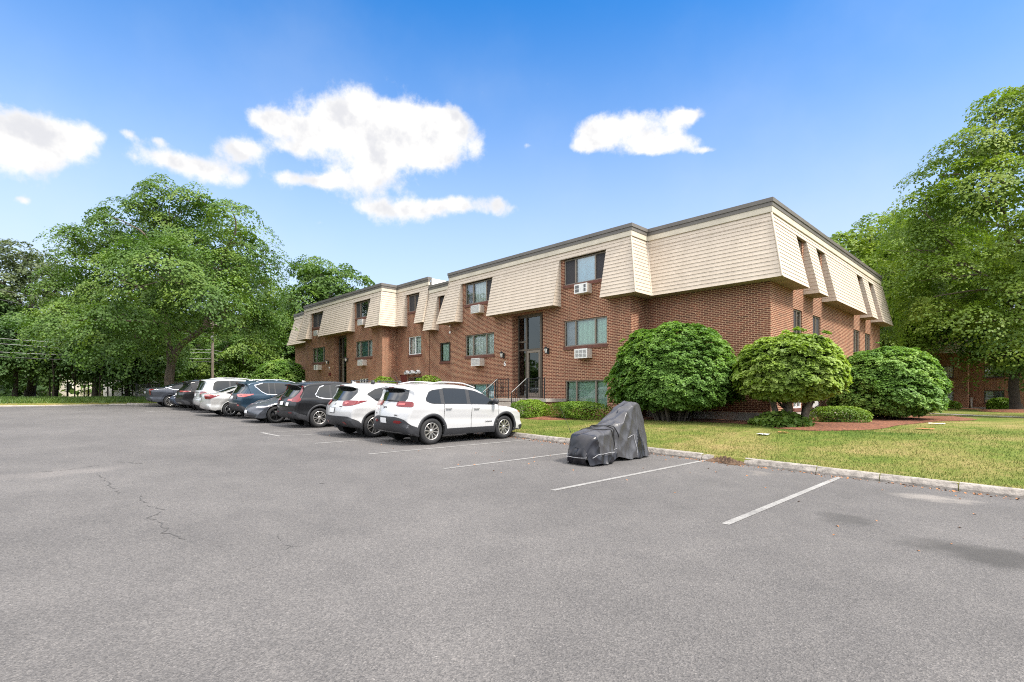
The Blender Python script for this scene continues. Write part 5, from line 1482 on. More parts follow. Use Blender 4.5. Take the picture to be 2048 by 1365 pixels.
# 3 black SUV with tall bent lamps
c, sh, H = car(dict(SUV, L=4.69, W=1.866, pos=(-19.05, 9.32), paint='p_black', axles=(.99, 3.69), tyre=.362, arch=.42, lip=.06, rim=(10, .017, 'alloy'), pair=.08, rimr=.232,
    label='black SUV with tall angled red lamps and bright window trim, third from the camera',
    top=[(.45, .27), (.18, .33), (.05, .46), (.0, .62), (.0, .82), (.05, .97), (.10, 1.06), (.16, 1.12), (.44, 1.48), (.40, 1.56), (.48, 1.60), (.85, 1.655), (1.5, 1.69), (2.1, 1.675), (2.65, 1.60), (3.0, 1.46), (3.5, 1.13), (3.7, 1.08), (4.1, 1.03), (4.4, .95), (4.6, .83), (4.68, .65), (4.69, .48), (4.6, .30), (4.4, .25)],
    dlo_lo=[(.86, 1.17), (.95, 1.11), (1.2, 1.07), (2.4, 1.04), (3.35, 1.02)], dlo_hi=[(.84, 1.19), (1.0, 1.44), (1.15, 1.50), (1.5, 1.545), (4, 3)], panes=((.88, 1.36), (1.44, 2.26), (2.38, 3.32)), trim='chrome',
    rear_glass=[(1.10, -.56, .56), (1.25, -.60, .60), (1.50, -.55, .55)], windshield=[(1.12, -.70, .70), (1.57, -.60, .60)],
    lights=[([(.93, .62, .93), (.955, .50, .98), (1.04, .46, .98), (1.10, .60, .86), (1.25, .66, .82), (1.50, .64, .74)], 'red')],
    extra=[('lamp_insert', [(.965, .30, .60), (1.02, .32, .60)], 'pink', (1, -1)), ('reflector', [(.52, .46, .66), (.56, .46, .68)], 'red', (1, -1)), ('sticker', [(.78, -.46, -.28), (.90, -.46, -.28)], 'acw', (1,))],
    bumper=[(.28, -.95, .95), (.36, -1.2, 1.2), (.46, -1.22, 1.22), (.54, -.94, .94), (.60, -.80, .80)],
    plate=(.80, .93, .10, False), fin=.80, fin_mat='p_silver', spoiler=(.54, 1.60, .26, .60, .05, 'p_black'), wiper=(1.10, .30, -.05, .0), mirror_mat='p_black'))
# 4 grey electric sedan backed in, nose to the lot
c, sh, H = car(dict(L=4.72, W=1.85, pos=(-21.85, 8.95), face=-1, paint='p_grey', axles=(.98, 3.855), tyre=.342, arch=.39, lip=.012, rim=(5, .034, 'alloy_k'), rimr=.242, spine=.55,
    label='grey blue sedan backed into its stall, slim headlights facing the lot', belt=[(0, .95), (1.2, .93), (3.2, .88), (4.72, .66)],
    top=[(.4, .24), (.15, .30), (.02, .50), (.02, .75), (.10, .98), (.35, 1.04), (.75, 1.16), (1.3, 1.34), (1.9, 1.43), (2.3, 1.44), (2.8, 1.36), (3.3, 1.13), (3.62, .95), (3.8, .90), (4.2, .82), (4.5, .70), (4.65, .58), (4.715, .45), (4.70, .32), (4.58, .20), (4.4, .18)],
    dlo_lo=[(.72, 1.04), (1.2, .985), (2.4, .95), (3.35, .90)], dlo_hi=[(.7, 1.06), (1.1, 1.22), (4, 3)], rail=.10, panes=((.78, 1.06), (1.1, 2.0), (2.1, 3.3)),
    rear_glass=[(1.06, -.56, .56), (1.32, -.52, .52)], windshield=[(.96, -.66, .66), (1.36, -.54, .54)], lights=[([(.80, .50, .95), (.88, .50, .98)], 'red')],
    extra_f=[('headlight', [(.60, .56, .74), (.635, .52, .98), (.66, .60, 1.16), (.675, .86, 1.20)], 'clear', (1, -1)), ('lower_grille', [(.235, -.62, .62), (.30, -.66, .66)], 'plastic', (1,)), ('side_vent', [(.31, .68, .78), (.36, .64, .80)], 'plastic', (1, -1))],
    plate=(.375, .50, .0, True), seams=(1.05, 2.04, 3.1), handles=(1.3, 2.4), mirror=3.02, mirror_mat='p_black', bow_f=.34, bow_r=.2, tap_f=.14, hmat='p_grey'))
# 5 teal blue SUV
c, sh, H = car(dict(SUV, L=4.60, W=1.845, pos=(-24.58, 9.15), paint='p_teal', axles=(.95, 3.61), tyre=.358, arch=.415, lip=.055,
    label='dark teal blue SUV with silver roof rails and pale red lamps', rim=(5, .03, 'alloy'),
    top=[(.42, .27), (.18, .33), (.05, .46), (.0, .62), (.0, .82), (.05, .97), (.12, 1.10), (.42, 1.50), (.36, 1.57), (.46, 1.61), (.85, 1.66), (1.4, 1.685), (2.0, 1.67), (2.6, 1.59), (2.95, 1.45), (3.4, 1.13), (3.6, 1.07), (4.0, 1.0), (4.3, .91), (4.5, .78), (4.59, .62), (4.6, .46), (4.5, .30), (4.35, .25)],
    dlo_lo=[(.72, 1.42), (.95, 1.20), (1.15, 1.09), (2.3, 1.04), (3.3, 1.01)], dlo_hi=[(.70, 1.44), (1.0, 1.53), (4, 3)], panes=((.78, 1.24), (1.30, 1.50), (1.54, 2.20), (2.32, 3.26)), trim='chrome',
    rear_glass=[(1.10, -.58, .58), (1.3, -.62, .62), (1.50, -.56, .56)], windshield=[(1.12, -.70, .70), (1.56, -.60, .60)],
    lights=[([(.95, .60, .95), (1.0, .40, 1.10), (1.06, .34, 1.26), (1.085, .60, 1.24)], 'pink')], extra=[('reflector', [(.56, .56, .72), (.62, .56, .70)], 'pink', (1, -1)), ('lamp_insert', [(1.0, .62, .80), (1.05, .6, .8)], 'red', (1, -1)), ('chrome_strip', [(.66, -.6, .6), (.685, -.6, .6)], 'chrome', (1,)), ('garnish', [(.86, -.50, .50), (1.04, -.42, .42)], 'plastic', (1,))],
    bumper=[(.28, -.95, .95), (.38, -1.15, 1.15), (.52, -.98, .98), (.66, -.72, .72)], plate=(.86, .98, .05, False), rails=(.80, 2.5, 'chrome'), fin=.68, spoiler=(.52, 1.605, .24, .60, .05, 'p_teal'), mirror_mat='p_teal'))
# 6 silver sedan
SED = dict(belt=[(0, .96), (1.2, .95), (3.2, .92), (4.7, .78)], rail=.10, spine=.56, tyre=.325, arch=.37, lip=.010, round=.08)
c, sh, H = car(dict(SED, L=4.64, W=1.776, pos=(-26.6, 8.45), paint='p_silver', axles=(1.0, 3.70), rim=(5, .032, 'alloy'), rimr=.21,
    label='silver sedan with long red wraparound lamps, between the teal SUV and the big white SUV',
    top=[(.4, .26), (.15, .32), (.03, .45), (.0, .62), (.02, .85), (.06, 1.0), (.14, 1.055), (.5, 1.09), (.85, 1.18), (1.35, 1.38), (1.8, 1.455), (2.3, 1.45), (2.75, 1.38), (3.1, 1.22), (3.45, 1.03), (3.65, .97), (4.1, .90), (4.4, .80), (4.58, .64), (4.63, .48), (4.55, .30), (4.4, .22)],
    dlo_lo=[(.80, 1.08), (1.2, 1.02), (2.4, .99), (3.35, .96)], dlo_hi=[(.78, 1.10), (1.15, 1.26), (4, 3)], panes=((.84, 1.12), (1.16, 2.02), (2.12, 3.32)),
    rear_glass=[(1.11, -.60, .60), (1.36, -.52, .52)], windshield=[(1.02, -.66, .66), (1.38, -.54, .54)],
    lights=[([(.80, .50, .82), (.86, .42, .98), (.95, .36, 1.16), (.985, .66, 1.22)], 'red')], extra=[('lamp_insert', [(.94, .36, .74), (1.0, .36, .96)], 'pink', (1, -1)), ('garnish', [(.90, -.36, .36), (.93, -.36, .36)], 'chrome', (1,))],
    plate=(.72, .84, .08, False), seams=(1.10, 2.06, 3.15), handles=(1.35, 2.4), mirror=3.05, bow_r=.17))
# 7 white SUV, large
c, sh, H = car(dict(SUV, L=4.79, W=1.91, pos=(-29.65, 8.95), paint='p_lsilver', axles=(1.0, 3.79), tyre=.365, arch=.415, lip=.02, clad=None,
    label='big white boxy SUV with roof rails behind the silver sedan', rim=(5, .032, 'alloy'),
    top=[(.42, .27), (.16, .33), (.03, .46), (.0, .66), (.06, .72), (.08, .95), (.12, 1.10), (.34, 1.56), (.34, 1.64), (.44, 1.68), (.85, 1.73), (1.5, 1.745), (2.2, 1.73), (2.75, 1.66), (3.1, 1.52), (3.55, 1.20), (3.75, 1.14), (4.15, 1.08), (4.5, .98), (4.7, .82), (4.78, .64), (4.78, .46), (4.68, .30), (4.5, .25)],
    dlo_lo=[(.62, 1.16), (.7, 1.13), (1.3, 1.11), (2.4, 1.09), (3.4, 1.07)], dlo_hi=[(.60, 1.20), (.68, 1.52), (.8, 1.58), (4, 3)], panes=((.66, 1.36), (1.44, 2.3), (2.4, 3.38)),
    rear_glass=[(1.14, -.62, .62), (1.35, -.62, .62), (1.58, -.56, .56)], windshield=[(1.18, -.72, .72), (1.62, -.62, .62)],
    lights=[([(.86, .56, .92), (.92, .52, 1.05), (1.08, .56, 1.02)], 'red')], extra=[('lamp_insert', [(.96, .56, .9), (1.0, .56, .9)], 'pink', (1, -1)), ('garnish', [(1.0, -.42, .42), (1.04, -.42, .42)], 'slot', (1,)), ('step_pad', [(.70, -.6, .6), (.72, -.6, .6)], 'slot', (1,))],
    plate=(.84, .96, .05, False), rails=(.8, 2.6, 'p_lsilver'), spoiler=(.44, 1.67, .12, .62, .03, 'p_lsilver'), mirror_mat='p_lsilver'))
# 8 black SUV with a light bar
c, sh, H = car(dict(SUV, L=4.88, W=1.915, pos=(-32.3, 8.75), paint='p_black', axles=(1.03, 3.855), tyre=.37, arch=.42, lip=.05,
    label='black SUV with red lamps and silver diffuser, left of the big white SUV', rim=(5, .03, 'alloy'),
    top=[(.45, .27), (.18, .33), (.05, .46), (.0, .64), (.0, .84), (.05, .98), (.14, 1.07), (.52, 1.46), (.40, 1.555), (.55, 1.60), (.95, 1.65), (1.6, 1.69), (2.3, 1.67), (2.8, 1.59), (3.15, 1.45), (3.6, 1.13), (3.8, 1.07), (4.2, 1.0), (4.55, .90), (4.78, .76), (4.87, .60), (4.87, .46), (4.76, .30), (4.6, .25)],
    dlo_lo=[(.85, 1.30), (1.05, 1.16), (1.3, 1.09), (2.5, 1.05), (3.5, 1.01)], dlo_hi=[(.83, 1.32), (1.1, 1.46), (4, 3)], panes=((.9, 1.4), (1.46, 2.4), (2.5, 3.45)), trim='chrome',
    rear_glass=[(1.09, -.58, .58), (1.3, -.60, .60), (1.46, -.54, .54)], windshield=[(1.12, -.72, .72), (1.56, -.60, .60)],
    lights=[([(.99, .30, .95), (1.02, .26, 1.12), (1.06, .30, 1.12)], 'red')], extra=[('lamp_insert', [(1.015, .34, .9), (1.05, .34, 1.0)], 'pink', (1, -1)), ('silver_diffuser', [(.30, -.55, .55), (.36, -.62, .62), (.42, -.5, .5)], 'p_silver', (1,))],
    bumper=[(.28, -.95, .95), (.40, -1.2, 1.2), (.52, -1.1, 1.1), (.60, -.8, .8)], plate=(.80, .92, .08, False), fin=.95, spoiler=(.62, 1.60, .26, .62, .05, 'p_black'), mirror_mat='p_black'))
# 9 navy sedan, nose out
c, sh, H = car(dict(SED, L=4.62, W=1.79, pos=(-34.72, 8.75), face=-1, paint='p_navy', axles=(.98, 3.68), rim=(5, .03, 'alloy'), rimr=.21, belt=[(0, .98), (1.2, .96), (3.2, .90), (4.7, .74)],
    label='navy sedan backed in with an amber side marker, mostly hidden by the black SUV',
    top=[(.4, .26), (.12, .32), (.0, .62), (.04, .98), (.14, 1.05), (.5, 1.08), (.85, 1.18), (1.35, 1.38), (1.8, 1.44), (2.3, 1.435), (2.75, 1.36), (3.1, 1.20), (3.45, 1.0), (3.65, .93), (4.1, .85), (4.4, .75), (4.56, .62), (4.61, .48), (4.55, .30), (4.4, .22)],
    dlo_lo=[(.80, 1.08), (1.2, 1.02), (2.4, .98), (3.35, .94)], dlo_hi=[(.78, 1.10), (1.15, 1.26), (4, 3)], panes=((.84, 1.12), (1.16, 2.02), (2.12, 3.32)),
    rear_glass=[(1.11, -.60, .60), (1.36, -.52, .52)], windshield=[(1.0, -.66, .66), (1.37, -.54, .54)], lights=[([(.85, .5, .9), (.95, .5, .95)], 'red')],
    extra_f=[('headlight', [(.60, .52, .8), (.66, .50, 1.0), (.70, .7, 1.05)], 'clear', (1, -1)), ('side_marker', [(.42, .98, 1.06), (.48, .98, 1.08)], 'amber', (1, -1)), ('lower_grille', [(.25, -.5, .5), (.40, -.45, .45)], 'plastic', (1,))], seams=(1.10, 2.06, 3.15), handles=(1.35, 2.4), mirror=3.05))
# 10 steel grey luxury sedan with upright lamps
c, sh, H = car(dict(SED, L=5.0, W=1.85, pos=(-37.0, 8.15), paint='p_steel', axles=(1.1, 4.0), rim=(10, .018, 'alloy'), rimr=.235, tyre=.345, arch=.39, belt=[(0, 1.02), (1.2, 1.0), (3.2, .95), (5, .82)],
    label='grey sedan with upright red corner lamps, last in the row beside the maple trunk',
    top=[(.45, .28), (.18, .34), (.04, .48), (.02, .70), (.0, .90), (.03, 1.06), (.10, 1.12), (.5, 1.15), (.95, 1.23), (1.5, 1.42), (2.0, 1.485), (2.5, 1.48), (2.95, 1.40), (3.3, 1.24), (3.7, 1.05), (3.95, .99), (4.4, .93), (4.75, .82), (4.93, .66), (4.99, .48), (4.9, .30), (4.75, .24)],
    dlo_lo=[(.88, 1.20), (1.25, 1.07), (2.6, 1.03), (3.6, 1.0)], dlo_hi=[(.86, 1.215), (1.3, 1.34), (4, 3)], panes=((.95, 1.28), (1.32, 2.2), (2.3, 3.55)), trim='chrome',
    rear_glass=[(1.17, -.62, .62), (1.40, -.54, .54)], windshield=[(1.04, -.68, .68), (1.41, -.56, .56)],
    lights=[([(.72, .70, .82), (.95, .66, .86), (1.07, .60, .98)], 'red')], extra=[('exhaust_trim', [(.36, .42, .66), (.42, .42, .68)], 'chrome', (1, -1)), ('trunk_strip', [(.97, -.45, .45), (1.0, -.45, .45)], 'chrome', (1,)), ('rear_diffuser', [(.30, -.75, .75), (.40, -.8, .8)], 'plastic', (1,))],
    plate=(.80, .92, .0, False), seams=(1.25, 2.25, 3.4), handles=(1.5, 2.55), mirror=3.3, bow_r=.17))
# ---------------------------------------------------------------- props
# a small ride-on vehicle under a fabric cover, strapped at the waist
M['cover'] = simple('cover_fabric', (.050, .049, .053), .36, var=.12, vscale=5, bump=.15, bscale=300)
M['cover_d'] = simple('cover_front_panel', (.010, .0095, .0135), .30, var=.12, vscale=5, bump=.12, bscale=300)
for key in ('cover', 'cover_d'):          # slack fabric: sharp little creases between soft hollows
    t = NT(M[key]); b_ = t.n['Principled BSDF']; co_ = t.add('ShaderNodeTexCoord').outputs['Object']
    mp = t.add('ShaderNodeMapping', {'Vector': co_, 'Scale': (1.6, 2.6, 1.1), 'Rotation': (.3, .5, .2)}).outputs[0]
    nz_ = t.add('ShaderNodeTexNoise', {'Vector': mp, 'Scale': 2.2, 'Detail': 2.5, 'Roughness': .45, 'Distortion': .7}, noise_type='RIDGED_MULTIFRACTAL')
    bp = t.add('ShaderNodeBump', {'Height': nz_.outputs[0], 'Strength': .42, 'Distance': .045})
    t.l.new(bp.outputs[0], b_.inputs['Normal'])
M['pipe_l'] = simple('reflective_piping', (.36, .36, .37), .4)
M['strap'] = simple('black_strap', (.02, .02, .02), .6)
def covered_scooter():
    root = empty('covered_scooter', (-6.86, 9.75, zlot(-6.86)), R(4))
    tag(root, 'small vehicle under a dark grey fabric cover standing alone in an empty stall', 'scooter')
    # stations along y (front -1.25 ... back 1.25): height, half width at hem, half width at top
    st = [(-1.24, .30, .30, .20), (-1.20, .52, .38, .27), (-1.10, .64, .42, .33), (-.9, .70, .44, .35), (-.6, .735, .45, .36), (-.42, .76, .43, .34), (-.28, .80, .37, .30), (-.12, .84, .36, .30), (.05, .90, .38, .30),
          (.25, 1.02, .43, .29), (.45, 1.15, .45, .27), (.62, 1.25, .46, .24), (.80, 1.315, .46, .22), (.96, 1.315, .45, .22), (1.08, 1.24, .44, .22), (1.17, 1.02, .42, .24), (1.22, .45, .40, .26)]
    ys_ = np.linspace(-1.24, 1.22, 84); A = np.array(st)
    hh, wb, wt = [np.interp(ys_, A[:, 0], A[:, k]) for k in (1, 2, 3)]
    ker = np.array([1, 2, 3, 2, 1]) / 9.; sm = lambda a: np.convolve(np.r_[a[0], a[0], a, a[-1], a[-1]], ker, 'valid')
    hh, wb, wt = sm(hh), sm(wb), sm(wt)
    rg = np.random.default_rng(5)
    rows = []
    n = 64
    for i, y in enumerate(ys_):
        row = []
        hem = .03 + .05 * max(0, math.exp(-((y + .12) / .16) ** 2)) * 1.6 + .012 * math.sin(y * 17)
        for k in range(n + 1):
            t_ = k / n * 2 - 1; a = abs(t_)
            # 0..0.42 over the top, then down the side
            if a < .42:
                q = a / .42; x = wt[i] * math.sin(q * math.pi / 2 * .93); z = hh[i] - .06 * q ** 3 * (1 + .5 * q)
            else:
                q = (a - .42) / .58; z0 = hh[i] - .09; z = z0 + (hem - z0) * q; x = wt[i] * .995 + (wb[i] - wt[i]) * q ** 1.3
            # folds: hanging pleats on the flanks, drag wrinkles running up to the straps and the raised back
            dn = max(0, a - .36)
            rdg = lambda v: 1 - 2 * abs(math.sin(v)) ** .7          # sharp ridges between slack hollows
            f = .026 * dn * rdg(y * 9.5 + 1.6 * math.sin(y * 3 + t_ * 2) + t_ * 1.5 - z * 1.2) + .012 * dn * rdg(y * 23 + t_ * 5 + z * 3)
            f += .010 * rdg(y * 6 + z * 8 + (2 if t_ > 0 else 0))
            f += .050 * math.exp(-((y + .22 + .28 * (a - .5)) / .10) ** 2) * -1 * (a > .2)
            f += .020 * rdg((y - .2) * 5 + a * 9) * math.exp(-((y - .35) / .45) ** 2)
            f += .030 * rdg(y * 4.2 - z * 5.5) * math.exp(-((y + .75) / .35) ** 2) * dn
            s_ = -1 if t_ < 0 else 1
            row.append((s_ * (x + f), y + .02 * math.sin(z * 8 + t_ * 5), z + (.014 * rdg(y * 8 + t_ * 3) + .012 * rdg(t_ * 9 - y * 6)) * (1 - min(1, dn * 2.5))))
        rows.append(row)
    mb = MB(); mb.grid(rows, 0, True)
    for r, fl in ((rows[0], -1), (rows[-1], 1)):         # close the ends with sagging panels
        m = []
        for q in np.linspace(0, 1, 9)[1:]:
            m.append([((p[0] * (1 - .0 * q)), p[1] + fl * .05 * math.sin(q * 3.14), p[2] + (.03 - p[2]) * q) for p in r[14:51]])
        cap = [r[14:51]] + m
        for i in range(len(cap)):
            cap[i] = [(p[0], p[1] + fl * .018 * math.sin(p[0] * 24 + i * .5), p[2]) for p in cap[i]]
        mb.grid(cap, 1 if fl < 0 else 0, True)
    for i, f in enumerate(mb.f):                         # darker front hood panel
        c = np.mean([mb.v[q] for q in f], 0)
        if c[1] < -.98 - .22 * max(0, c[2] - .35) or (c[2] < .20 and c[1] < -.2) or (c[1] > .55 and c[1] < .92 and c[2] < .72 - abs(c[1] - .74) * 2.4 and abs(c[0]) > .3): mb.m[i] = 1
    mb.build('cover', [M['cover'], M['cover_d']], root, uv=False)
    def along(i0, i1, k0, k1, nn=26, lift=.012):
        P = []
        for q in np.linspace(0, 1, nn):
            i = i0 + (i1 - i0) * q; k = k0 + (k1 - k0) * q
            i_, k_ = min(int(i), len(rows) - 2), min(int(k), n - 1); t_, w_ = i - i_, k - k_
            p = [(rows[i_][k_][j] * (1 - w_) + rows[i_][k_ + 1][j] * w_) * (1 - t_) + (rows[i_ + 1][k_][j] * (1 - w_) + rows[i_ + 1][k_ + 1][j] * w_) * t_ for j in range(3)]
            r_ = math.hypot(p[0], p[2] - .4) or 1
            P.append((p[0] + lift * p[0] / r_, p[1], p[2] + lift * (p[2] - .4) / r_))
        return P
    mb = MB()
    mb.tube([p for p in along(2, 34, 57, 58)], .006, 5); mb.tube(along(2, 34, 7, 6), .006, 5)
    fr = [(p[0], p[1] - .055, .20 - .04 * math.cos(p[0] * 4)) for p in rows[0][14:51]]
    mb.tube([(p[0] * 1.08, p[1] - .015, p[2]) for p in fr], .006, 5)
    mb.tube(along(49, 58, 54, 55), .006, 5); mb.tube(along(59, 60, 55, 63), .006, 5)
    mb.build('piping', M['pipe_l'], root, uv=False)
    mb = MB()
    mb.tube(along(30, 30, 4, 60, 60), .012, 5); mb.tube(along(22, 38, 12, 52, 50), .008, 5); mb.tube(along(16, 30, 20, 56, 50), .008, 5)
    mb.build('strap', M['strap'], root, uv=False)
    mb = MB()
    mb.tube([(-.28, -1.12, .66), (-.34, -1.16, .86), (-.50, -1.22, 1.22)], [.006, .004, .003], 5)
    mb.build('whip_antenna', M['strap'], root, uv=False)
    return root
covered_scooter()

# utility pole and its lines
PX, PY = at(425, 50)
pz = zg(PX, PY)
root = empty('utility_pole', (PX, PY, pz))
tag(root, 'wooden utility pole among the trees right of the big maple trunk', 'utility pole')
mb = MB(); mb.tube([(0, 0, -.3), (0, 0, 4), (.05, 0, 7.9)], [.14, .125, .10], 10)
mb.build('post', M['pole'], root, uv=False)
mb = MB(); c_, s_ = math.cos(YAW), math.sin(YAW)
mb.tube([(-.9 * s_ * -1, .9 * c_ * -1, 7.2), (.9 * s_ * -1, .9 * c_, 7.2)], .06, 4); mb.build('crossarm', M['pole'], root, uv=False)
mb = MB(); mb.lathe([(.001, .55), (.16, .5), (.16, 0), (.001, -.05)], (.22, -.1, 5.6), 'z', 10); mb.build('transformer', M['slot'], root, uv=False)
def sky_pt(u, v, d):
    x, y = at(u, d); return (x, y, EYE + (788 - v) / 1030. * d)
def cable(label, pts, sag, rad, mat):
    mb = MB(pts[0])
    for a, b in zip(pts[:-1], pts[1:]):
        n = 12; mb.tube([tuple(a[j] + (b[j] - a[j]) * k / n - (sag * 4 * (k / n) * (1 - k / n) if j == 2 else 0) for j in range(3)) for k in range(n + 1)], rad, 5)
    tag(mb.build('power_line', M[mat], uv=False), label, 'power line', 'lines on the utility pole')
cable('thick pale cable crossing the left trees, upper one of the bright pair', [sky_pt(-320, 650, 34), sky_pt(425, 700, 50), sky_pt(640, 735, 66)], .25, .016, 'wire_l')
cable('thick pale cable crossing the left trees, lower one of the bright pair', [sky_pt(-320, 660, 34), sky_pt(425, 706, 50), sky_pt(640, 742, 66)], .35, .015, 'wire_l')
cable('pale cable low across the left trees, just under the bright pair', [sky_pt(-320, 684, 34), sky_pt(425, 718, 50), sky_pt(640, 752, 66)], .25, .015, 'wire_l')
cable('thin dark cable low across the left trees, lowest of all', [sky_pt(-320, 690, 34), sky_pt(425, 724, 50), sky_pt(640, 757, 66)], .4, .03, 'wire')
cable('thin dark cable near the pole top, running in front of the far trees', [sky_pt(-320, 500, 34), sky_pt(425, 668, 50), sky_pt(640, 722, 66)], .3, .025, 'wire')
cable('thin dark cable second from the pole top, running in front of the far trees', [sky_pt(-320, 530, 34), sky_pt(425, 676, 50), sky_pt(640, 728, 66)], .3, .025, 'wire')

# pale houses glimpsed through the far trees
def house(u, d, w, h, dep, mat, label, roof='roof'):
    x, y = at(u, d); z = zg(x, y) - .2
    root = empty('house', (x, y, z), YAW); tag(root, label, 'house', 'pale houses behind the far trees')
    mb = MB(); mb.box(-w / 2, w / 2, 0, dep, 0, h); mb.build('wall', M[mat], root)
    mb = MB(); o = .35
    mb.face([(-w / 2 - o, -o, h), (w / 2 + o, -o, h), (w / 2 + o, dep / 2, h + dep * .3), (-w / 2 - o, dep / 2, h + dep * .3)]); mb.face([(w / 2 + o, dep + o, h), (-w / 2 - o, dep + o, h), (-w / 2 - o, dep / 2, h + dep * .3), (w / 2 + o, dep / 2, h + dep * .3)])
    mb.face([(-w / 2, 0, h + .001), (-w / 2, dep, h + .001), (-w / 2, dep / 2, h + dep * .28)]); mb.face([(w / 2, 0, h + .001), (w / 2, dep, h + .001), (w / 2, dep / 2, h + dep * .28)])
    mb.build('roof', M['slot'], root)
    for k in range(int(w / 3)):
        xx = -w / 2 + 1.2 + k * 3.
        mb = MB(); mb.box(xx, xx + 1.0, -.06, -.005, 1.0, 2.2); wi = mb.build('window', M['white'], root)
        mb = MB(); mb.face([(xx + .08, -.07, 1.08), (xx + .92, -.07, 1.08), (xx + .92, -.07, 2.12), (xx + .08, -.07, 2.12)]); mb.build('pane', M['cglass'], wi)
house(55, 76, 15, 4.2, 8, 'pale_wall', 'pale peach house glimpsed through the trees at the far left')
house(285, 72, 11, 3.6, 8, 'grey_wall', 'light grey house glimpsed left of the big maple trunk')
# dark picket fence behind the last sedan
x0, y0 = at(272, 37.5); x1, y1 = at(318, 38.5)
root = empty('iron_fence', (x0, y0, zg(x0, y0))); tag(root, 'short black iron fence beside the big maple trunk', 'fence')
z0 = zg(x0, y0); mb = MB((x0, y0, z0))
n = 16
for k in range(n + 1):
    t_ = k / n; x, y = x0 + (x1 - x0) * t_, y0 + (y1 - y0) * t_; rr = .028 if k % 8 == 0 else .011
    mb.box(x - rr, x + rr, y - rr, y + rr, z0 - .1, z0 + (1.25 if k % 8 == 0 else 1.15))
for zz in (.12, 1.1): mb.tube([(x0, y0, z0 + zz), (x1, y1, z0 + zz)], .018, 4)
mb.build('pickets', M['iron'], root, uv=False)

# litter on the grass and the broken spot in the kerb
def scrap(name, x, y, s, mat, label, cat, seed):
    rg = np.random.default_rng(seed); z = zg(x, y) + .015; mb = MB((x, y, z)); n = 7
    mb.grid([[(x + (i / n - .5) * s + rg.uniform(-.02, .02), y + (j / n - .5) * s * .7 + rg.uniform(-.02, .02), z + .01 + rg.uniform(0, .10) * s * .55) for j in range(n + 1)] for i in range(n + 1)], 0, False)
    tag(mb.build(name, M[mat], uv=False), label, cat)
M['dryleaf'] = simple('dry_leaf', (.34, .15, .06), .9, var=.3, vscale=20)
M['dirt'] = simple('soil', (.10, .062, .038), .95, var=.45, vscale=14)
scrap('paper_scrap', -2.52, 22.6, .42, 'white', 'larger crumpled white paper lying on the lawn near the mulch', 'litter', 1)
scrap('paper_scrap', -5.41, 15.0, .30, 'white', 'small white paper scrap on the lawn below the rhododendron', 'litter', 2)
scrap('dry_leaves', *pg(1850, 897), .42, 'dryleaf', 'larger clump of orange dry leaves on the lawn', 'dry leaves', 3)
scrap('dry_leaves', *pg(1566, 898), .26, 'dryleaf', 'smaller clump of orange dry leaves on the lawn', 'dry leaves', 4)
rg = np.random.default_rng(8)
mb = MB((-4.9, 11.45, zlot(-4.9)))
nx_, ny_ = 46, 22
H_ = rg.uniform(0, 1, (ny_ + 1, nx_ + 1))
rows = []
for j in range(ny_ + 1):
    r_ = []
    for i in range(nx_ + 1):
        x, y = -5.62 + 1.35 * i / nx_, 11.17 + .52 * j / ny_
        e = max(0., 1 - ((x + 4.92) / .44) ** 2 - ((y - 11.46 + .1 * math.sin(x * 9)) / .20) ** 2)
        r_.append((x, y, zlot(x) + .13 * e ** .8 * (.45 + .75 * H_[j, i]) + (.004 if e > 0 else -.03)))
    rows.append(r_)
mb.grid(rows, 0, False)
tag(mb.build('soil', M['dirt'], uv=False), kind='stuff')

# dead leaves and grit gathered along the kerb
rg = np.random.default_rng(12)
n = 900
x = rg.uniform(-16, 6, n); y = KY - np.abs(rg.normal(0, .12, n)) ** 1.0 - .01
far_ = rg.uniform(size=n) < .12; y = np.where(far_, KY - rg.uniform(0, 5, n), y)
P = np.column_stack([x, y, [zlot(q) + .008 for q in x]])
tag(quads('leaf_litter', leaf_quads(rg, P, unit(rg.normal(0, .25, (n, 3)) + (0, 0, 1)), .045), M['dryleaf']), kind='stuff')

# woods: the leafy horizon round the place, too far and dense to tell trunk from trunk
rg = np.random.default_rng(99)
C, N = [], []
for a0, a1, r0, r1, hmax, n in ((-2.75, -.95, 92, 110, 13, 1500), (.95, 3.53, 75, 95, 13, 1900), (-.95, -.30, 100, 120, 11, 700), (-.30, .72, 120, 140, 12, 900)):
    a = rg.uniform(a0, a1, n); r = rg.uniform(r0, r1, n); h = hmax * (.72 + .28 * np.sin(a * 17) * np.sin(a * 7.3 + 1))
    z = rg.uniform(0, 1, n) ** .8 * h
    d_ = np.stack([np.sin(a) * math.cos(YAW) - np.cos(a) * math.sin(YAW), np.sin(a) * math.sin(YAW) + np.cos(a) * math.cos(YAW)], 1)
    C.append(np.column_stack([d_ * r[:, None], z])); N.append(unit(np.column_stack([-d_ * .7, np.full(n, .8)]) + rg.normal(0, .2, (n, 3))))
V = sprays(rg, np.concatenate(C), np.concatenate(N), 3.2, 26, lsize=1.1, droop=.4)
tag(quads('woods', V, M['leaf_d']), kind='stuff')
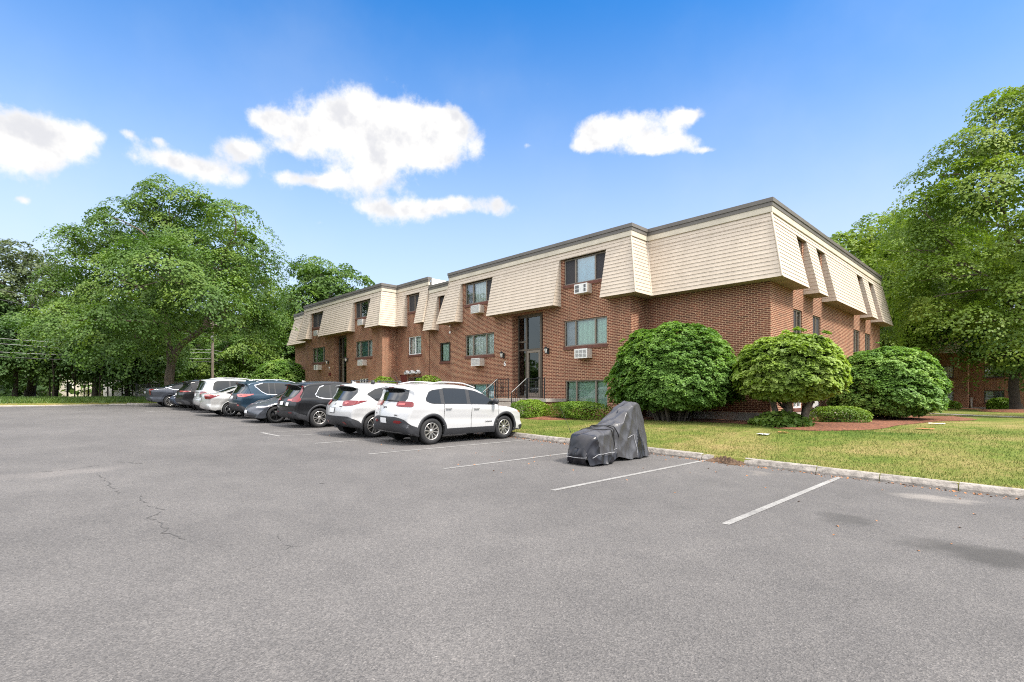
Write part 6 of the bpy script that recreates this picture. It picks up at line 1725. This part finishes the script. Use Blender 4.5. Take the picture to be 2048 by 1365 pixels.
# ---------------------------------------------------------------- sky, sun, camera
SUN_EL, SUN_AZ = R(52), R(0)      # azimuth of the direction towards the sun, from +X counter-clockwise
SUN_AZ = R(6)
w = bpy.data.worlds.new('World'); sc.world = w; w.use_nodes = True
t = NT(w)
bg = t.n['Background']
sky = t.add('ShaderNodeTexSky', sky_type='NISHITA')
sky.sun_disc = False; sky.sun_elevation = SUN_EL; sky.sun_rotation = math.pi / 2 - SUN_AZ
sky.air_density = 1.; sky.dust_density = .35; sky.ozone_density = 2.2; sky.altitude = 50
hsv = t.add('ShaderNodeHueSaturation', {'Hue': .503, 'Saturation': 1.44, 'Value': 1., 'Color': sky.outputs[0]}).outputs[0]
d = t.add('ShaderNodeTexCoord').outputs['Generated']
# directions are measured as azimuth and elevation around the compass heading of the view down the lot
fwd = (-math.sin(YAW), math.cos(YAW), 0.); rgt = (math.cos(YAW), math.sin(YAW), 0.)
dot = lambda v: t.add('ShaderNodeVectorMath', {0: d, 1: v}, operation='DOT_PRODUCT').outputs['Value']
df, dr, dz_ = dot(fwd), dot(rgt), dot((0, 0, 1))
az = t.math('ARCTAN2', dr, df); el = t.math('ARCSINE', dz_)
ae = t.add('ShaderNodeCombineXYZ', {0: az, 1: el, 2: 0.}).outputs[0]
nz = t.add('ShaderNodeTexNoise', {'Vector': d, 'Scale': 9., 'Detail': 9., 'Roughness': .6})
warp = t.add('ShaderNodeVectorMath', {0: nz.outputs['Color'], 1: (.5, .5, .5)}, operation='SUBTRACT').outputs[0]
pw = t.add('ShaderNodeVectorMath', {0: warp, 1: (.055, .038, 0), 2: ae}, operation='MULTIPLY_ADD').outputs[0]
def sky_at(u, v):
    a = math.atan((u - 1024) / 1030.); return a, math.atan((788 - v) / 1030. * math.cos(a))
clouds = [  # where each puff of cumulus stands, its half width and half height in the sky
    (30, 275, 120, 75, 1), (120, 290, 110, 60, 1), (180, 275, 48, 40, .85), (40, 340, 110, 50, .8), (258, 272, 30, 13, .72), (322, 281, 30, 14, .8),
    (325, 325, 70, 38, 1.), (420, 350, 95, 38, 1.), (480, 305, 62, 32, 1.05), (535, 250, 62, 34, 1.1), (600, 265, 70, 40, .9), (575, 300, 55, 25, .9),
    (690, 240, 95, 65, 1.1), (780, 260, 120, 75, 1.1), (860, 265, 90, 60, 1.05), (900, 250, 55, 40, .95), (735, 315, 110, 60, 1.1), (870, 310, 80, 45, .95), (720, 370, 95, 40, .85), (580, 365, 52, 22, 1.),
    (760, 425, 95, 32, .9), (860, 420, 100, 32, .9), (930, 415, 50, 24, .8), (1005, 420, 42, 28, 1.), (55, 408, 22, 12, .9), (650, 372, 42, 20, .9),
    (1190, 255, 50, 32, .85), (1260, 260, 80, 45, .95), (1350, 250, 60, 26, .85), (1195, 285, 60, 34, .95), (1330, 295, 90, 30, .9), (1410, 300, 34, 10, .75), (1165, 292, 36, 20, .8), (1300, 300, 95, 24, .85), (1385, 238, 34, 18, .9), (1045, 293, 14, 9, .5), (960, 300, 30, 40, .45),
    (-250, 250, 160, 80, 1), (-420, 400, 200, 70, 1), (2400, 330, 160, 70, 1), (1230, 455, 60, 12, .45), (1000, 478, 40, 10, .4), (640, 447, 24, 8, .5)]
acc = None
for (u, v, ru, rv, s) in clouds:
    a, e = sky_at(u, v); a1, e1 = sky_at(u + ru, v); a2, e2 = sky_at(u, v - rv)
    q = t.add('ShaderNodeVectorMath', {0: pw, 1: (a, e, 0)}, operation='SUBTRACT').outputs[0]
    q = t.add('ShaderNodeVectorMath', {0: q, 1: (1 / abs(a1 - a), 1 / abs(e2 - e), 0)}, operation='MULTIPLY').outputs[0]
    L = t.add('ShaderNodeVectorMath', {0: q, 1: q}, operation='DOT_PRODUCT').outputs['Value']
    qy = t.add('ShaderNodeSeparateXYZ', {0: q}).outputs[1]
    f = t.math('MULTIPLY', t.math('EXPONENT', t.math('MULTIPLY', L, -1.45)), t.math('MULTIPLY_ADD', t.math('MAXIMUM', t.math('MINIMUM', qy, .6), -1.2), .42 * s, s))
    acc = f if acc is None else t.math('ADD', acc, f)
det = t.noise(d, 21., 10, .64)
dens = t.math('ADD', acc, t.math('MULTIPLY', t.math('SUBTRACT', det, .5), 1.9))
mask = t.smooth(dens, .36, 1.12)
thin = t.math('MULTIPLY', t.smooth(t.noise(d, 2.6, 6, .55), .42, .75), .10)         # a veil of thin high haze
horizon = t.math('MULTIPLY', t.smooth(t.math('ABSOLUTE', dz_), .70, -.02), .90)
# body of the clouds: lit from above right, soft grey-violet on the far side of every billow
d2 = t.add('ShaderNodeVectorMath', {0: d, 1: tuple(.020 * rgt[k] + (.030 if k == 2 else 0) for k in range(3))}, operation='ADD').outputs[0]
soft = t.noise(d, 11., 5, .55); soft2 = t.noise(d2, 11., 5, .55)
sh = t.smooth(t.math('SUBTRACT', soft2, soft), -.06, .12)
thick = t.smooth(dens, .7, 1.5)
ccol = t.mix(t.math('MULTIPLY', sh, t.math('MULTIPLY_ADD', thick, .55, .35)), (CLOUD * 1.06, CLOUD * 1.05, CLOUD * 1.03, 1), (CLOUD * .78, CLOUD * .79, CLOUD * .835, 1))
base = t.mix(t.math('ADD', thin, horizon, clamp=True), hsv, (CLOUD * .84, CLOUD * .92, CLOUD * 1.02, 1))
# unseen bright cloud added behind the camera and overhead, as soft fill light
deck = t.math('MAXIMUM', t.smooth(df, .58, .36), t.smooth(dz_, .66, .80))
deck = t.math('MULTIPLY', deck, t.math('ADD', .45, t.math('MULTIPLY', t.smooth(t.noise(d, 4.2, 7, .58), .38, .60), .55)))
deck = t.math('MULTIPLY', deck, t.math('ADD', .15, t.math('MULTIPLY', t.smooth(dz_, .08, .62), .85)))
dcol = t.mix(t.noise(d, 5., 6, .55), (FILL_DECK * .8, FILL_DECK * .8, FILL_DECK * .8, 1), (FILL_DECK * 1.25, FILL_DECK * 1.2, FILL_DECK * 1.13, 1))
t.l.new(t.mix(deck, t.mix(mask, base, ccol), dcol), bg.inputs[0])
bg.inputs[1].default_value = SKY
su = bpy.data.lights.new('sun', 'SUN'); su.energy = SUN; su.angle = R(9); su.color = (1., .94, .85)
so = bpy.data.objects.new('sun', su); COL.objects.link(so); so.location = (20, -10, 40)
sd = Vector((math.cos(SUN_EL) * math.cos(SUN_AZ), math.cos(SUN_EL) * math.sin(SUN_AZ), math.sin(SUN_EL)))
so.rotation_euler = sd.to_track_quat('Z', 'Y').to_euler()
cam = bpy.data.cameras.new('camera'); co = bpy.data.objects.new('camera', cam); COL.objects.link(co)
co.location = (0, 0, EYE); co.rotation_euler = (R(90), 0, YAW)
cam.sensor_width = 36.; cam.lens = 1030. / 2048 * 36; cam.shift_y = (788 - 682.5) / 2048; cam.clip_end = 2000; cam.clip_start = .05
sc.camera = co
vs = sc.view_settings
vs.view_transform = 'Standard'; vs.look = 'None'; vs.exposure = EXPO; vs.gamma = 1.; vs.use_curve_mapping = False
sc.cycles.max_bounces = 8; sc.cycles.diffuse_bounces = 3; sc.cycles.transmission_bounces = 6; sc.cycles.transparent_max_bounces = 12; sc.cycles.glossy_bounces = 4
sc.cycles.sample_clamp_indirect = 6.
sc.cycles.use_denoising = False
sc.cycles.filter_width = 1.1
